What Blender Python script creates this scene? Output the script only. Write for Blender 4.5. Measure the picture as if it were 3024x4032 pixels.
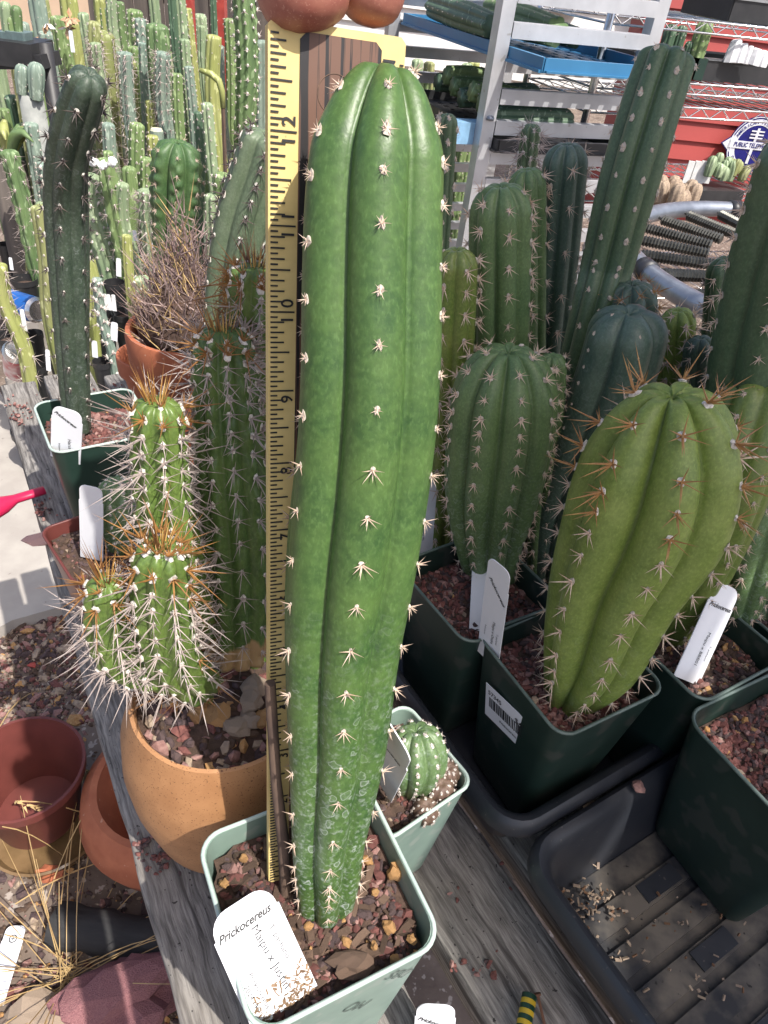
import bpy, bmesh, math, random
from mathutils import Vector, Matrix, noise as mnoise
V = Vector
R = math.radians
rnd = random.Random(7)
for o in list(bpy.data.objects): bpy.data.objects.remove(o)
scene = bpy.context.scene
col = scene.collection

# ------------------------------------------------------------------ camera
F, CX, CY, CAMH = 2797.0, 1512.0, 2016.0, 0.465
_n = V((1050 - CX, 5500 - CY, F)); _g = _n.normalized()
_Y = (V((0, 0, 1)) - _g * _g.z).normalized(); _X = _Y.cross(-_g)
AX = (_X, _Y, -_g)
CAM = V((0, 0, CAMH))
def ray(px, py):
    d = V(((px - CX) / F, (py - CY) / F, 1.0)); return V((AX[0].dot(d), AX[1].dot(d), AX[2].dot(d)))
def at(px, py, z):
    r = ray(px, py); return CAM + r * ((z - CAMH) / r.z)
def aty(px, py, y):
    r = ray(px, py); return CAM + r * (y / r.y)
def onplane(px, py, p0, n):
    r = ray(px, py); return CAM + r * ((p0 - CAM).dot(n) / r.dot(n))
def depth(p):
    d = p - CAM; return AX[0].z * d.x + AX[1].z * d.y + AX[2].z * d.z
def m_of(pix, p): return pix * depth(p) / F          # pixels at a point -> metres
cd = bpy.data.cameras.new('camera'); cam = bpy.data.objects.new('camera', cd); col.objects.link(cam)
cd.sensor_fit = 'VERTICAL'; cd.sensor_height = 36.0; cd.lens = F / 4032 * 36; cd.clip_start = 0.01; cd.clip_end = 500
cx = V([a.x for a in AX]); cy = -V([a.y for a in AX]); cz = -V([a.z for a in AX])
m = Matrix((cx, cy, cz)).transposed().to_4x4(); m.translation = CAM; cam.matrix_world = m
scene.camera = cam
# ------------------------------------------------------------------ light
SUN = V((0.40, -0.38, 0.83)).normalized()
w = bpy.data.worlds.new('World'); scene.world = w; w.use_nodes = True
nt = w.node_tree; sky = nt.nodes.new('ShaderNodeTexSky'); sky.sky_type = 'NISHITA'; sky.sun_disc = False
sky.sun_elevation = math.asin(SUN.z); sky.sun_rotation = math.atan2(SUN.x, SUN.y)
sky.air_density = 0.7; sky.dust_density = 3.5; sky.ozone_density = 0.6
bg = nt.nodes['Background']; bg.inputs[1].default_value = 0.15; nt.links.new(sky.outputs[0], bg.inputs[0])
sd = bpy.data.lights.new('sun', 'SUN'); sd.energy = 4.2; sd.angle = R(0.5); sd.color = (1, 0.95, 0.88)
so = bpy.data.objects.new('sun', sd); col.objects.link(so); so.rotation_euler = (-SUN).to_track_quat('-Z', 'Y').to_euler(); so.location = (2, -3, 6)
scene.view_settings.view_transform = 'Standard'; scene.view_settings.look = 'None'
scene.view_settings.exposure = 0.6; scene.view_settings.gamma = 1

# ------------------------------------------------------------------ materials
def newmat(name):
    m = bpy.data.materials.new(name); m.use_nodes = True
    return m, m.node_tree.nodes, m.node_tree.links, m.node_tree.nodes['Principled BSDF']
def c4(c): return (c[0], c[1], c[2], 1)
def mixc(N, L, fac, a, b):
    n = N.new('ShaderNodeMix'); n.data_type = 'RGBA'
    for i, v in ((6, a), (7, b)):
        if isinstance(v, (tuple, list)): n.inputs[i].default_value = c4(v)
        else: L.new(v, n.inputs[i])
    if isinstance(fac, (int, float)): n.inputs[0].default_value = fac
    else: L.new(fac, n.inputs[0])
    return n.outputs[2]
def ramp(N, L, src, stops):
    n = N.new('ShaderNodeValToRGB'); e = n.color_ramp.elements
    while len(e) < len(stops): e.new(0.5)
    for k, (p, v) in enumerate(stops): e[k].position = p; e[k].color = c4(v if isinstance(v, (tuple, list)) else (v, v, v))
    L.new(src, n.inputs[0]); return n.outputs[0]
def coords(N, L, scale=(1, 1, 1)):
    t = N.new('ShaderNodeTexCoord'); mp = N.new('ShaderNodeMapping'); mp.inputs['Scale'].default_value = scale
    L.new(t.outputs['Object'], mp.inputs[0]); return mp.outputs[0]
def noisen(N, L, vec, scale, detail=4, rough=0.55):
    n = N.new('ShaderNodeTexNoise'); n.inputs['Scale'].default_value = scale; n.inputs['Detail'].default_value = detail
    n.inputs['Roughness'].default_value = rough; L.new(vec, n.inputs['Vector']); return n.outputs[0]
def bump(N, L, P, h, strength, dist):
    b = N.new('ShaderNodeBump'); b.inputs['Strength'].default_value = strength; b.inputs['Distance'].default_value = dist
    L.new(h, b.inputs['Height']); L.new(b.outputs[0], P.inputs['Normal'])
def mat(name, a, b=None, rough=0.6, scale=40, stretch=(1, 1, 1), bs=0.3, bd=0.001, lo=0.35, hi=0.65, spec=0.5, metal=0, speck=None, sscale=400, sth=0.66, detail=5):
    m, N, L, P = newmat(name); b = b or tuple(x * 0.75 for x in a)
    v = coords(N, L, stretch); n = noisen(N, L, v, scale, detail)
    f = ramp(N, L, n, [(lo, 0.0), (hi, 1.0)])
    c = mixc(N, L, f, a, b)
    if speck:
        n2 = noisen(N, L, v, sscale, 2); c = mixc(N, L, ramp(N, L, n2, [(sth, 0.0), (sth + 0.05, 1.0)]), c, speck)
    L.new(c, P.inputs['Base Color']); P.inputs['Roughness'].default_value = rough
    P.inputs['Specular IOR Level'].default_value = spec; P.inputs['Metallic'].default_value = metal
    if bs: bump(N, L, P, n, bs, bd)
    return m
def skin(name, a, b, scars=0.0, scar_z=(0.0, 0.2), rough=0.36, cork=None, sc=60, scs=150, bl=(0.55, 0.6, 0.58)):
    m, N, L, P = newmat(name); v = coords(N, L)
    n1 = noisen(N, L, v, sc, 3); n2 = noisen(N, L, v, sc * 9, 3)
    c = mixc(N, L, ramp(N, L, n1, [(0.32, 0.0), (0.68, 1.0)]), a, b)
    c = mixc(N, L, ramp(N, L, n2, [(0.4, 0.0), (0.75, 0.35)]), c, tuple(min(1, x * 1.7) for x in b))
    n5 = noisen(N, L, coords(N, L, (1, 1, 0.45)), 1100, 2); c = mixc(N, L, ramp(N, L, n5, [(0.52, 0.0), (0.74, 0.26)]), c, tuple(min(1, x * 2.0 + 0.03) for x in b))  # fine pale flecks: waxy bloom, plus sheen glints painted into the skin colour
    rg = None
    if scars:
        sp = N.new('ShaderNodeSeparateXYZ'); L.new(v, sp.inputs[0])
        mr = N.new('ShaderNodeMapRange'); mr.inputs[1].default_value = scar_z[0]; mr.inputs[2].default_value = scar_z[1]
        mr.inputs[3].default_value = 1; mr.inputs[4].default_value = 0; L.new(sp.outputs[2], mr.inputs[0])
        dn = N.new('ShaderNodeTexNoise'); dn.inputs['Scale'].default_value = 220; L.new(v, dn.inputs['Vector'])
        dv = N.new('ShaderNodeVectorMath'); dv.operation = 'MULTIPLY_ADD'; dv.inputs[1].default_value = (0.006, 0.006, 0.006)
        L.new(dn.outputs['Color'], dv.inputs[0]); L.new(v, dv.inputs[2])
        vo = N.new('ShaderNodeTexVoronoi'); vo.inputs['Scale'].default_value = scs; L.new(dv.outputs[0], vo.inputs['Vector'])
        ring = ramp(N, L, vo.outputs['Distance'], [(0.0, 0.12), (0.24, 0.18), (0.31, 1.0), (0.36, 0.0)])
        pick = N.new('ShaderNodeSeparateXYZ'); L.new(vo.outputs['Color'], pick.inputs[0])
        sel = ramp(N, L, pick.outputs[0], [(0.45, 0.0), (0.7, 1.0)])
        n3 = noisen(N, L, v, 500, 2); wh = ramp(N, L, n3, [(0.52, 0.0), (0.72, 0.55)])
        mu = N.new('ShaderNodeMath'); mu.operation = 'MULTIPLY'; L.new(ring, mu.inputs[0]); L.new(sel, mu.inputs[1])
        ad = N.new('ShaderNodeMath'); ad.operation = 'MAXIMUM'; L.new(mu.outputs[0], ad.inputs[0]); L.new(wh, ad.inputs[1])
        m2 = N.new('ShaderNodeMath'); m2.operation = 'MULTIPLY'; L.new(ad.outputs[0], m2.inputs[0]); L.new(mr.outputs[0], m2.inputs[1])
        m3 = N.new('ShaderNodeMath'); m3.operation = 'MULTIPLY'; m3.inputs[1].default_value = scars; L.new(m2.outputs[0], m3.inputs[0])
        c = mixc(N, L, m3.outputs[0], c, bl)
        rg = m3.outputs[0]
    if cork:
        sp2 = N.new('ShaderNodeSeparateXYZ'); L.new(v, sp2.inputs[0])
        n4 = noisen(N, L, coords(N, L, (1, 1, 0.35)), 90, 3)
        s2 = N.new('ShaderNodeMath'); s2.operation = 'MULTIPLY_ADD'; s2.inputs[1].default_value = 0.05; s2.inputs[2].default_value = -0.025; L.new(n4, s2.inputs[0])
        s3 = N.new('ShaderNodeMath'); L.new(sp2.outputs[2], s3.inputs[0]); L.new(s2.outputs[0], s3.inputs[1])
        f = ramp(N, L, s3.outputs[0], [(max(0, cork - 0.001), 1.0), (cork + 0.001, 0.0)])
        c = mixc(N, L, f, c, (0.36, 0.24, 0.12))
    L.new(c, P.inputs['Base Color'])
    P.inputs['Roughness'].default_value = rough; P.inputs['Specular IOR Level'].default_value = 0.5
    P.inputs['Subsurface Weight'].default_value = 0.06; P.inputs['Subsurface Radius'].default_value = (0.3, 1.0, 0.2); P.inputs['Subsurface Scale'].default_value = 0.003
    bump(N, L, P, n2, 0.25, 0.0006)
    return m
M = {}
M['main'] = skin('skin_main', (0.032, 0.08, 0.022), (0.072, 0.135, 0.034), 0.7, (0.05, 0.21), 0.42, sc=45, scs=170)
M['lime'] = skin('skin_lime', (0.125, 0.185, 0.034), (0.195, 0.255, 0.06), 0.3, (0.02, 0.12), 0.45, scs=110, bl=(0.35, 0.42, 0.3))
M['mid'] = skin('skin_mid', (0.072, 0.13, 0.048), (0.112, 0.175, 0.068), 0.6, (0.05, 0.13), 0.45, scs=140, bl=(0.35, 0.42, 0.36))
M['deep'] = skin('skin_deep', (0.056, 0.1, 0.05), (0.085, 0.13, 0.066), 0.2, (0.0, 0.2), 0.42)
M['blue'] = skin('skin_blue', (0.05, 0.088, 0.064), (0.08, 0.12, 0.088), 0.3, (0.0, 0.3), 0.45)
M['haras'] = skin('skin_haras', (0.034, 0.054, 0.036), (0.058, 0.082, 0.054), 0.25, (0.0, 0.6), 0.5)
M['spiny'] = skin('skin_spiny', (0.04, 0.085, 0.022), (0.085, 0.14, 0.035), cork=0.052)
M['spiny0'] = skin('skin_spiny_young', (0.06, 0.11, 0.025), (0.12, 0.18, 0.04))
M['spiny2'] = skin('skin_spiny_low', (0.06, 0.11, 0.025), (0.12, 0.18, 0.04), cork=0.016)
M['olive'] = skin('skin_olive', (0.10, 0.16, 0.03), (0.16, 0.20, 0.05))
M['sage'] = skin('skin_sage', (0.085, 0.125, 0.07), (0.125, 0.165, 0.1), 0.3, (0.0, 0.3), 0.5)
M['dkglobe'] = skin('skin_globe', (0.10, 0.06, 0.05), (0.13, 0.085, 0.055), rough=0.6)
M['tooth'] = skin('skin_tooth', (0.045, 0.1, 0.035), (0.075, 0.135, 0.045), rough=0.5)
BGP = {}
for k, a, b in (('pale', (0.24, 0.34, 0.19), (0.34, 0.42, 0.25)), ('green', (0.16, 0.25, 0.09), (0.25, 0.34, 0.14)), ('yellow', (0.32, 0.36, 0.10), (0.42, 0.44, 0.17)),
                ('bluegrey', (0.21, 0.30, 0.245), (0.31, 0.385, 0.31)), ('olive', (0.26, 0.30, 0.10), (0.36, 0.37, 0.17)), ('dark', (0.06, 0.12, 0.07), (0.10, 0.17, 0.10)), ('deep', (0.11, 0.19, 0.075), (0.18, 0.27, 0.11))):
    a = tuple(x * 0.78 for x in a); b = tuple(x * 0.8 for x in b)
    BGP[k] = mat('bg_skin_' + k, a, b, rough=0.5, scale=14, stretch=(1, 1, 0.4), bs=0.3, bd=0.004, speck=tuple(min(1, x * 1.35 + 0.05) for x in b), sscale=70, sth=0.6)
M['wool'] = mat('areole_wool', (0.62, 0.56, 0.48), (0.42, 0.36, 0.3), 0.9, 900, bs=0.5)
M['wool_w'] = mat('areole_wool_white', (0.8, 0.76, 0.68), (0.55, 0.5, 0.45), 0.9, 900, bs=0.5)
M['spine'] = mat('spine_pinkish', (0.74, 0.6, 0.48), (0.44, 0.28, 0.2), 0.5, 200, bs=0)
M['spine_y'] = mat('spine_amber', (0.50, 0.29, 0.11), (0.24, 0.09, 0.04), 0.4, 120, bs=0)
M['spine_g'] = mat('spine_grey', (0.5, 0.43, 0.39), (0.24, 0.18, 0.165), 0.5, 120, bs=0)
M['spine_d'] = mat('spine_dark', (0.05, 0.045, 0.045), (0.16, 0.12, 0.1), 0.5, 120, bs=0)
M['spine_o'] = mat('spine_orange', (0.40, 0.20, 0.06), (0.10, 0.035, 0.018), 0.35, 70, bs=0)
M['spine_straw'] = mat('spine_straw', (0.66, 0.46, 0.16), (0.42, 0.2, 0.05), 0.4, 120, bs=0)
M['pale_pot'] = mat('pot_sage', (0.22, 0.31, 0.26), (0.19, 0.27, 0.23), 0.42, 60, bs=0.06, speck=(0.26, 0.32, 0.28), sscale=70, sth=0.58)
M['green_pot'] = mat('pot_dark_green', (0.013, 0.03, 0.023), (0.018, 0.038, 0.03), 0.45, 40, bs=0.05, speck=(0.04, 0.05, 0.042), sscale=45, sth=0.57)
M['teal_pot'] = mat('pot_green', (0.022, 0.05, 0.038), (0.018, 0.042, 0.032), 0.42, 40, bs=0.05)
M['lip'] = mat('pot_lip', (0.48, 0.58, 0.52), (0.4, 0.5, 0.45), 0.4, 60, bs=0)  # paler than the wall: light on the rim edge put into the colour
M['lip_d'] = mat('pot_lip_dark', (0.13, 0.17, 0.15), (0.07, 0.1, 0.085), 0.4, 90, bs=0)  # same lit rim edge painted in, for the dark pots
M['black_pot'] = mat('pot_black', (0.018, 0.019, 0.021), (0.03, 0.03, 0.032), 0.45, 20, bs=0.1)
M['tray'] = mat('tray_black', (0.022, 0.025, 0.032), (0.034, 0.036, 0.042), 0.38, 30, bs=0.12, speck=(0.09, 0.085, 0.08), sscale=300, sth=0.69)
M['tray_dust'] = mat('tray_dusty_floor', (0.024, 0.025, 0.029), (0.15, 0.13, 0.105), 0.6, 26, bs=0.2, lo=0.42, hi=0.62, speck=(0.012, 0.011, 0.01), sscale=180, sth=0.68)
M['terra'] = mat('terracotta', (0.47, 0.155, 0.075), (0.38, 0.115, 0.055), 0.75, 30, bs=0.15, speck=(0.55, 0.3, 0.2), sscale=150, sth=0.7)
M['tan'] = mat('stoneware_tan', (0.44, 0.225, 0.10), (0.34, 0.165, 0.07), 0.55, 55, bs=0.25, bd=0.0006, speck=(0.16, 0.07, 0.03), sscale=900, sth=0.62)
M['brown_pot'] = mat('pot_red_brown', (0.17, 0.048, 0.04), (0.13, 0.038, 0.032), 0.4, 20, bs=0.05)
def plank_mat():
    m, N, L, P = newmat('plank_grey'); v = coords(N, L, (0.085, 1, 1)); w = coords(N, L)
    wn = N.new('ShaderNodeTexNoise'); wn.inputs['Scale'].default_value = 40; L.new(w, wn.inputs['Vector'])
    dv = N.new('ShaderNodeVectorMath'); dv.operation = 'MULTIPLY_ADD'; dv.inputs[1].default_value = (0.0, 0.004, 0.0); L.new(wn.outputs['Color'], dv.inputs[0]); L.new(v, dv.inputs[2]); v = dv.outputs[0]
    g = noisen(N, L, v, 480, 5, 0.65); g2 = noisen(N, L, v, 130, 3); big = noisen(N, L, w, 16, 3); sp = noisen(N, L, w, 300, 2)
    c = mixc(N, L, ramp(N, L, g, [(0.36, 0.0), (0.66, 1.0)]), (0.34, 0.32, 0.295), (0.10, 0.094, 0.09))
    c = mixc(N, L, ramp(N, L, g2, [(0.56, 0.0), (0.66, 0.85)]), c, (0.055, 0.05, 0.048))
    c = mixc(N, L, ramp(N, L, big, [(0.4, 0.0), (0.7, 0.45)]), c, (0.20, 0.175, 0.15))
    c = mixc(N, L, ramp(N, L, sp, [(0.68, 0.0), (0.73, 0.9)]), c, (0.03, 0.027, 0.026))
    L.new(c, P.inputs['Base Color']); P.inputs['Roughness'].default_value = 0.9; P.inputs['Specular IOR Level'].default_value = 0.2
    bump(N, L, P, g, 0.8, 0.0012); return m
M['wood'] = plank_mat()
M['wood_old'] = mat('timber_dark', (0.12, 0.10, 0.085), (0.06, 0.05, 0.045), 0.9, 20, (1, 1, 0.08), 0.5, 0.003)
M['soil'] = mat('soil', (0.055, 0.035, 0.025), (0.10, 0.06, 0.045), 0.95, 160, bs=0.8, bd=0.003)
M['g_red'] = mat('lava_red', (0.2, 0.08, 0.066), (0.13, 0.05, 0.045), 0.95, 300, bs=0.6)
M['g_pink'] = mat('lava_pink', (0.34, 0.2, 0.175), (0.24, 0.125, 0.11), 0.95, 300, bs=0.6)
M['g_dark'] = mat('lava_dark', (0.062, 0.042, 0.045), (0.1, 0.065, 0.06), 0.95, 300, bs=0.6)
M['g_tan'] = mat('stone_gold', (0.48, 0.29, 0.13), (0.36, 0.18, 0.06), 0.9, 250, bs=0.6)
M['g_pale'] = mat('stone_pale', (0.40, 0.31, 0.22), (0.24, 0.18, 0.14), 0.9, 200, bs=0.6)
M['bark'] = mat('bark_chip', (0.13, 0.08, 0.052), (0.05, 0.032, 0.024), 0.9, 200, (0.15, 1, 1), 0.6)
M['bark2'] = mat('bark_chip_pale', (0.22, 0.14, 0.095), (0.1, 0.065, 0.048), 0.9, 200, (0.15, 1, 1), 0.6)
M['tag'] = mat('tag_white', (0.78, 0.79, 0.82), (0.74, 0.75, 0.78), 0.5, 30, bs=0)
M['dirt'] = mat('dried_mud', (0.30, 0.2, 0.12), (0.16, 0.1, 0.06), 0.95, 200, bs=0.6)
M['ink'] = mat('black_ink', (0.02, 0.02, 0.022), None, 0.6, bs=0)
M['inkf'] = mat('faded_ink', (0.11, 0.15, 0.13), None, 0.6, bs=0)
M['ryel'] = mat('ruler_yellow', (0.72, 0.56, 0.23), (0.62, 0.47, 0.18), 0.55, 60, bs=0.08, speck=(0.42, 0.30, 0.12), sscale=500, sth=0.72)
M['rwood'] = mat('ruler_wood', (0.14, 0.07, 0.045), (0.012, 0.010, 0.011), 0.5, 420, (1, 1, 0.018), 0.15, 0.0004, 0.49, 0.53, detail=6)
M['twig'] = mat('twig_brown', (0.13, 0.085, 0.06), (0.07, 0.045, 0.035), 0.85, 200, (1, 1, 0.12), 0.6, 0.001)
M['concrete'] = mat('concrete', (0.40, 0.37, 0.33), (0.33, 0.30, 0.27), 0.9, 12, bs=0.3, bd=0.004, speck=(0.25, 0.22, 0.2), sscale=60, sth=0.7)
M['ground'] = mat('dirt_ground', (0.20, 0.155, 0.125), (0.10, 0.072, 0.058), 0.95, 9, bs=0.7, bd=0.02, speck=(0.36, 0.31, 0.27), sscale=70, sth=0.6)
M['straw'] = mat('dry_straw', (0.52, 0.37, 0.17), (0.36, 0.23, 0.1), 0.7, 20, bs=0)
M['dryspine'] = mat('dry_spines', (0.44, 0.33, 0.30), (0.18, 0.115, 0.105), 0.8, 40, bs=0)
M['alu'] = mat('aluminium', (0.60, 0.61, 0.63), (0.46, 0.47, 0.49), 0.42, 9, (1, 1, 1), 0.08, metal=0.55, speck=(0.38, 0.37, 0.36), sscale=45, sth=0.68)
M['chrome'] = mat('chrome_wire', (0.75, 0.75, 0.75), None, 0.22, bs=0, metal=1)
M['galv'] = mat('galvanised_pipe', (0.34, 0.37, 0.42), (0.22, 0.24, 0.28), 0.4, 20, bs=0.1, metal=0.7)
M['spring'] = mat('spring_steel', (0.05, 0.05, 0.045), (0.1, 0.1, 0.09), 0.4, 40, bs=0, metal=0.6)
M['rubber'] = mat('black_rubber', (0.025, 0.026, 0.032), None, 0.45, bs=0)
M['bluep'] = mat('blue_plastic', (0.035, 0.155, 0.30), (0.04, 0.18, 0.34), 0.4, 10, bs=0)
M['redwall'] = mat('red_siding', (0.34, 0.048, 0.042), (0.28, 0.04, 0.036), 0.6, 3, (0.3, 1, 1), 0.1)
M['redpost'] = mat('red_post', (0.42, 0.06, 0.045), None, 0.5, bs=0)
M['whitewall'] = mat('white_siding', (0.78, 0.77, 0.74), (0.7, 0.69, 0.66), 0.6, 4, bs=0.05)
M['beige'] = mat('beige_wall', (0.62, 0.46, 0.32), (0.56, 0.41, 0.29), 0.8, 4, bs=0.1)
M['white'] = mat('white_paint', (0.8, 0.8, 0.78), None, 0.5, bs=0)
M['enamel_b'] = mat('blue_enamel', (0.012, 0.014, 0.16), None, 0.2, bs=0)
M['enamel_w'] = mat('white_enamel', (0.72, 0.74, 0.8), None, 0.2, bs=0)
M['glassdark'] = mat('dark_window', (0.02, 0.022, 0.025), None, 0.08, bs=0)
M['magenta'] = mat('magenta_plastic', (0.55, 0.02, 0.085), None, 0.35, bs=0)
M['pinkstone'] = mat('pink_stone', (0.36, 0.17, 0.17), (0.22, 0.09, 0.1), 0.95, 45, bs=0.9, bd=0.004, speck=(0.55, 0.45, 0.42), sscale=200, sth=0.68)
M['pinkchip'] = mat('pink_shard', (0.55, 0.36, 0.33), (0.45, 0.26, 0.23), 0.9, 60, bs=0.3)
M['charpipe'] = mat('charred_log', (0.018, 0.018, 0.019), (0.035, 0.034, 0.034), 0.8, 60, (0.2, 1, 1), 0.8, 0.003)
M['flesh'] = mat('skin_hand', (0.40, 0.17, 0.12), (0.30, 0.10, 0.075), 0.45, 130, bs=0.5, bd=0.0006, speck=(0.44, 0.21, 0.155), sscale=1500, sth=0.62)
M['nail'] = mat('fingernail', (0.6, 0.34, 0.28), None, 0.3, bs=0)
M['sleeve'] = mat('sleeve_grey', (0.12, 0.13, 0.15), (0.1, 0.11, 0.13), 0.9, 200, bs=0.3)
M['glassjar'] = mat('amber_glass', (0.22, 0.14, 0.07), (0.12, 0.075, 0.035), 0.1, 20, bs=0.1)
M['tin'] = mat('tin_can', (0.72, 0.72, 0.72), None, 0.25, bs=0, metal=0.9)
M['can_blue'] = mat('can_blue', (0.02, 0.12, 0.42), None, 0.3, bs=0)
M['can_red'] = mat('can_red', (0.45, 0.03, 0.05), (0.7, 0.68, 0.66), 0.3, 25, bs=0)
M['cap_y'] = mat('yellow_band', (0.62, 0.42, 0.03), None, 0.4, bs=0)
M['cap_g'] = mat('green_band', (0.01, 0.05, 0.03), None, 0.4, bs=0)
M['rust'] = mat('rusty_nail', (0.15, 0.07, 0.04), None, 0.8, bs=0)
M['crystal'] = mat('white_crystal', (0.8, 0.8, 0.82), None, 0.5, bs=0)
M['cutflesh'] = mat('cut_face', (0.68, 0.66, 0.5), None, 0.7, bs=0)
M['bluepot'] = mat('pot_blue_grey', (0.14, 0.2, 0.2), None, 0.5, bs=0)
M['frame_blk'] = mat('black_frame', (0.03, 0.03, 0.033), None, 0.5, bs=0)
M['added_cloth'] = mat('added_shade_cloth', (0.05, 0.06, 0.05), None, 0.9, bs=0)  # dark cloth of the added, unseen light blocker
M['leaf'] = mat('dry_leaf', (0.2, 0.11, 0.06), (0.13, 0.07, 0.04), 0.9, 40, bs=0)
M['flower'] = mat('wilted_flower', (0.32, 0.13, 0.05), (0.6, 0.45, 0.3), 0.8, 20, bs=0)

# ------------------------------------------------------------------ mesh builder
class MB:
    def __init__(s): s.v = []; s.f = []; s.mi = []; s.smooth = False
    def add(s, vs, fs, k=0):
        b = len(s.v); s.v.extend(vs); s.f.extend([tuple(i + b for i in f) for f in fs]); s.mi.extend([k] * len(fs))
    def box(s, c, h, k=0, mt=None):
        vs = [V((x * h[0], y * h[1], z * h[2])) for x in (-1, 1) for y in (-1, 1) for z in (-1, 1)]
        vs = [(mt @ v if mt else v) + V(c) for v in vs]
        s.add(vs, [(0, 1, 3, 2), (4, 6, 7, 5), (0, 4, 5, 1), (2, 3, 7, 6), (0, 2, 6, 4), (1, 5, 7, 3)], k)
    def bar(s, a, b, wx, wz, k=0, up=V((0, 0, 1))):
        a = V(a); b = V(b); d = b - a; L = d.length; x = d.normalized(); y = up.cross(x)
        if y.length < 1e-4: y = V((0, 1, 0)).cross(x)
        y.normalize(); z = x.cross(y); mt = Matrix((x, y, z)).transposed()
        s.box((a + b) / 2, (L / 2, wx / 2, wz / 2), k, mt)
    def tube(s, pts, rad, n=8, k=0, cap=True):
        pts = [V(p) for p in pts]; rad = rad if isinstance(rad, (list, tuple)) else [rad] * len(pts)
        ref = None; rings = []
        for i, p in enumerate(pts):
            t = (pts[min(i + 1, len(pts) - 1)] - pts[max(i - 1, 0)]).normalized()
            if ref is None: ref = t.orthogonal().normalized()
            ref = (ref - t * ref.dot(t)); ref = ref.normalized() if ref.length > 1e-6 else t.orthogonal().normalized()
            y = t.cross(ref)
            rings.append([p + (ref * math.cos(a) + y * math.sin(a)) * rad[i] for a in [2 * math.pi * j / n for j in range(n)]])
        s.loft(rings, k, cap, cap)
    def loft(s, rings, k=0, cap0=True, cap1=True, closed=True):
        n = len(rings[0]); vs = [p for r in rings for p in r]; fs = []
        for i in range(len(rings) - 1):
            for j in range(n if closed else n - 1):
                j2 = (j + 1) % n; fs.append((i * n + j, i * n + j2, (i + 1) * n + j2, (i + 1) * n + j))
        if cap0: fs.append(tuple(reversed(range(n))))
        if cap1: fs.append(tuple(range((len(rings) - 1) * n, len(rings) * n)))
        s.add(vs, fs, k)
    def lathe(s, prof, n=32, k=0, o=V((0, 0, 0))):
        s.loft([[V((r * math.cos(a), r * math.sin(a), z)) + o for a in [2 * math.pi * j / n for j in range(n)]] for r, z in prof], k)
    def cone(s, p, d, L, r, k=0, n=3, bend=0):
        d = d.normalized(); x = d.orthogonal().normalized(); y = d.cross(x)
        vs = [p + (x * math.cos(6.283 * j / n) + y * math.sin(6.283 * j / n)) * r for j in range(n)] + [p + d * L]
        s.add(vs, [(j, (j + 1) % n, n) for j in range(n)], k)
    def mesh(s, name, mats, smooth=False):
        me = bpy.data.meshes.new(name); me.from_pydata([tuple(v) for v in s.v], [], s.f)
        for m in (mats if isinstance(mats, (list, tuple)) else [mats]): me.materials.append(m)
        me.polygons.foreach_set('material_index', s.mi)
        if smooth: me.polygons.foreach_set('use_smooth', [True] * len(s.f))
        me.update(); return me
    def build(s, name, mats, parent=None, smooth=False, angle=None):
        me = s.mesh(name, mats, smooth)
        o = bpy.data.objects.new(name, me); col.objects.link(o); o.parent = parent
        if angle: me.polygons.foreach_set('use_smooth', [True] * len(s.f)); me.set_sharp_from_angle(angle=R(angle))
        return o
def tag(o, label, cat, group=None, kind=None):
    if label: o['label'] = label
    if cat: o['category'] = cat
    if group: o['group'] = group
    if kind: o['kind'] = kind
    return o
def thing(name, label, cat, loc=(0, 0, 0), group=None):
    o = bpy.data.objects.new(name, None); col.objects.link(o); o.location = loc; o.empty_display_size = 0.02
    return tag(o, label, cat, group)
def inst(name, me, parent, mt):
    o = bpy.data.objects.new(name, me); col.objects.link(o); o.parent = parent; o.matrix_basis = mt; return o
def frame(x, y, z, p):
    m = Matrix((x, y, z)).transposed().to_4x4(); m.translation = p; return m
# rocks
def rock_mesh(name, mats, seed, flat=0.7, sub=1):
    bm = bmesh.new(); bmesh.ops.create_icosphere(bm, subdivisions=sub, radius=1.0); r = random.Random(seed)
    off = V((r.random() * 50, r.random() * 50, r.random() * 50))
    for v in bm.verts:
        k = 1 + 0.5 * mnoise.noise(v.co * 1.5 + off) + 0.35 * mnoise.noise(v.co * 3.7 + off)
        v.co = V((v.co.x * k * 1.1, v.co.y * k * 0.9, v.co.z * k * flat))
    me = bpy.data.meshes.new(name); bm.to_mesh(me); bm.free()
    for m_ in (mats if isinstance(mats, list) else [mats]): me.materials.append(m_)
    return me
ROCKV = []
for sd_ in range(8):
    me = rock_mesh('rock_shape', [], sd_, 0.75, 1); ROCKV.append(([v.co.copy() for v in me.vertices], [tuple(p.vertices) for p in me.polygons]))
def rand_rot(r): return Matrix.Rotation(r.random() * 6.28, 3, V((r.uniform(-1, 1), r.uniform(-1, 1), r.uniform(-1, 1) + 1e-3)).normalized())
def add_rock(mb, p, size, k, r):
    vs, fs = ROCKV[r.randrange(8)]; mt = rand_rot(r) if r.random() < 2 else None
    s = V((size * r.uniform(0.8, 1.3), size * r.uniform(0.7, 1.1), size * r.uniform(0.7, 1)))
    mb.add([mt @ V((v.x * s.x, v.y * s.y, v.z * s.z)) + p for v in vs], fs, k)
GM = [M['g_red'], M['g_dark'], M['g_pink'], M['g_pale'], M['g_tan'], M['bark']]

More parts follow.
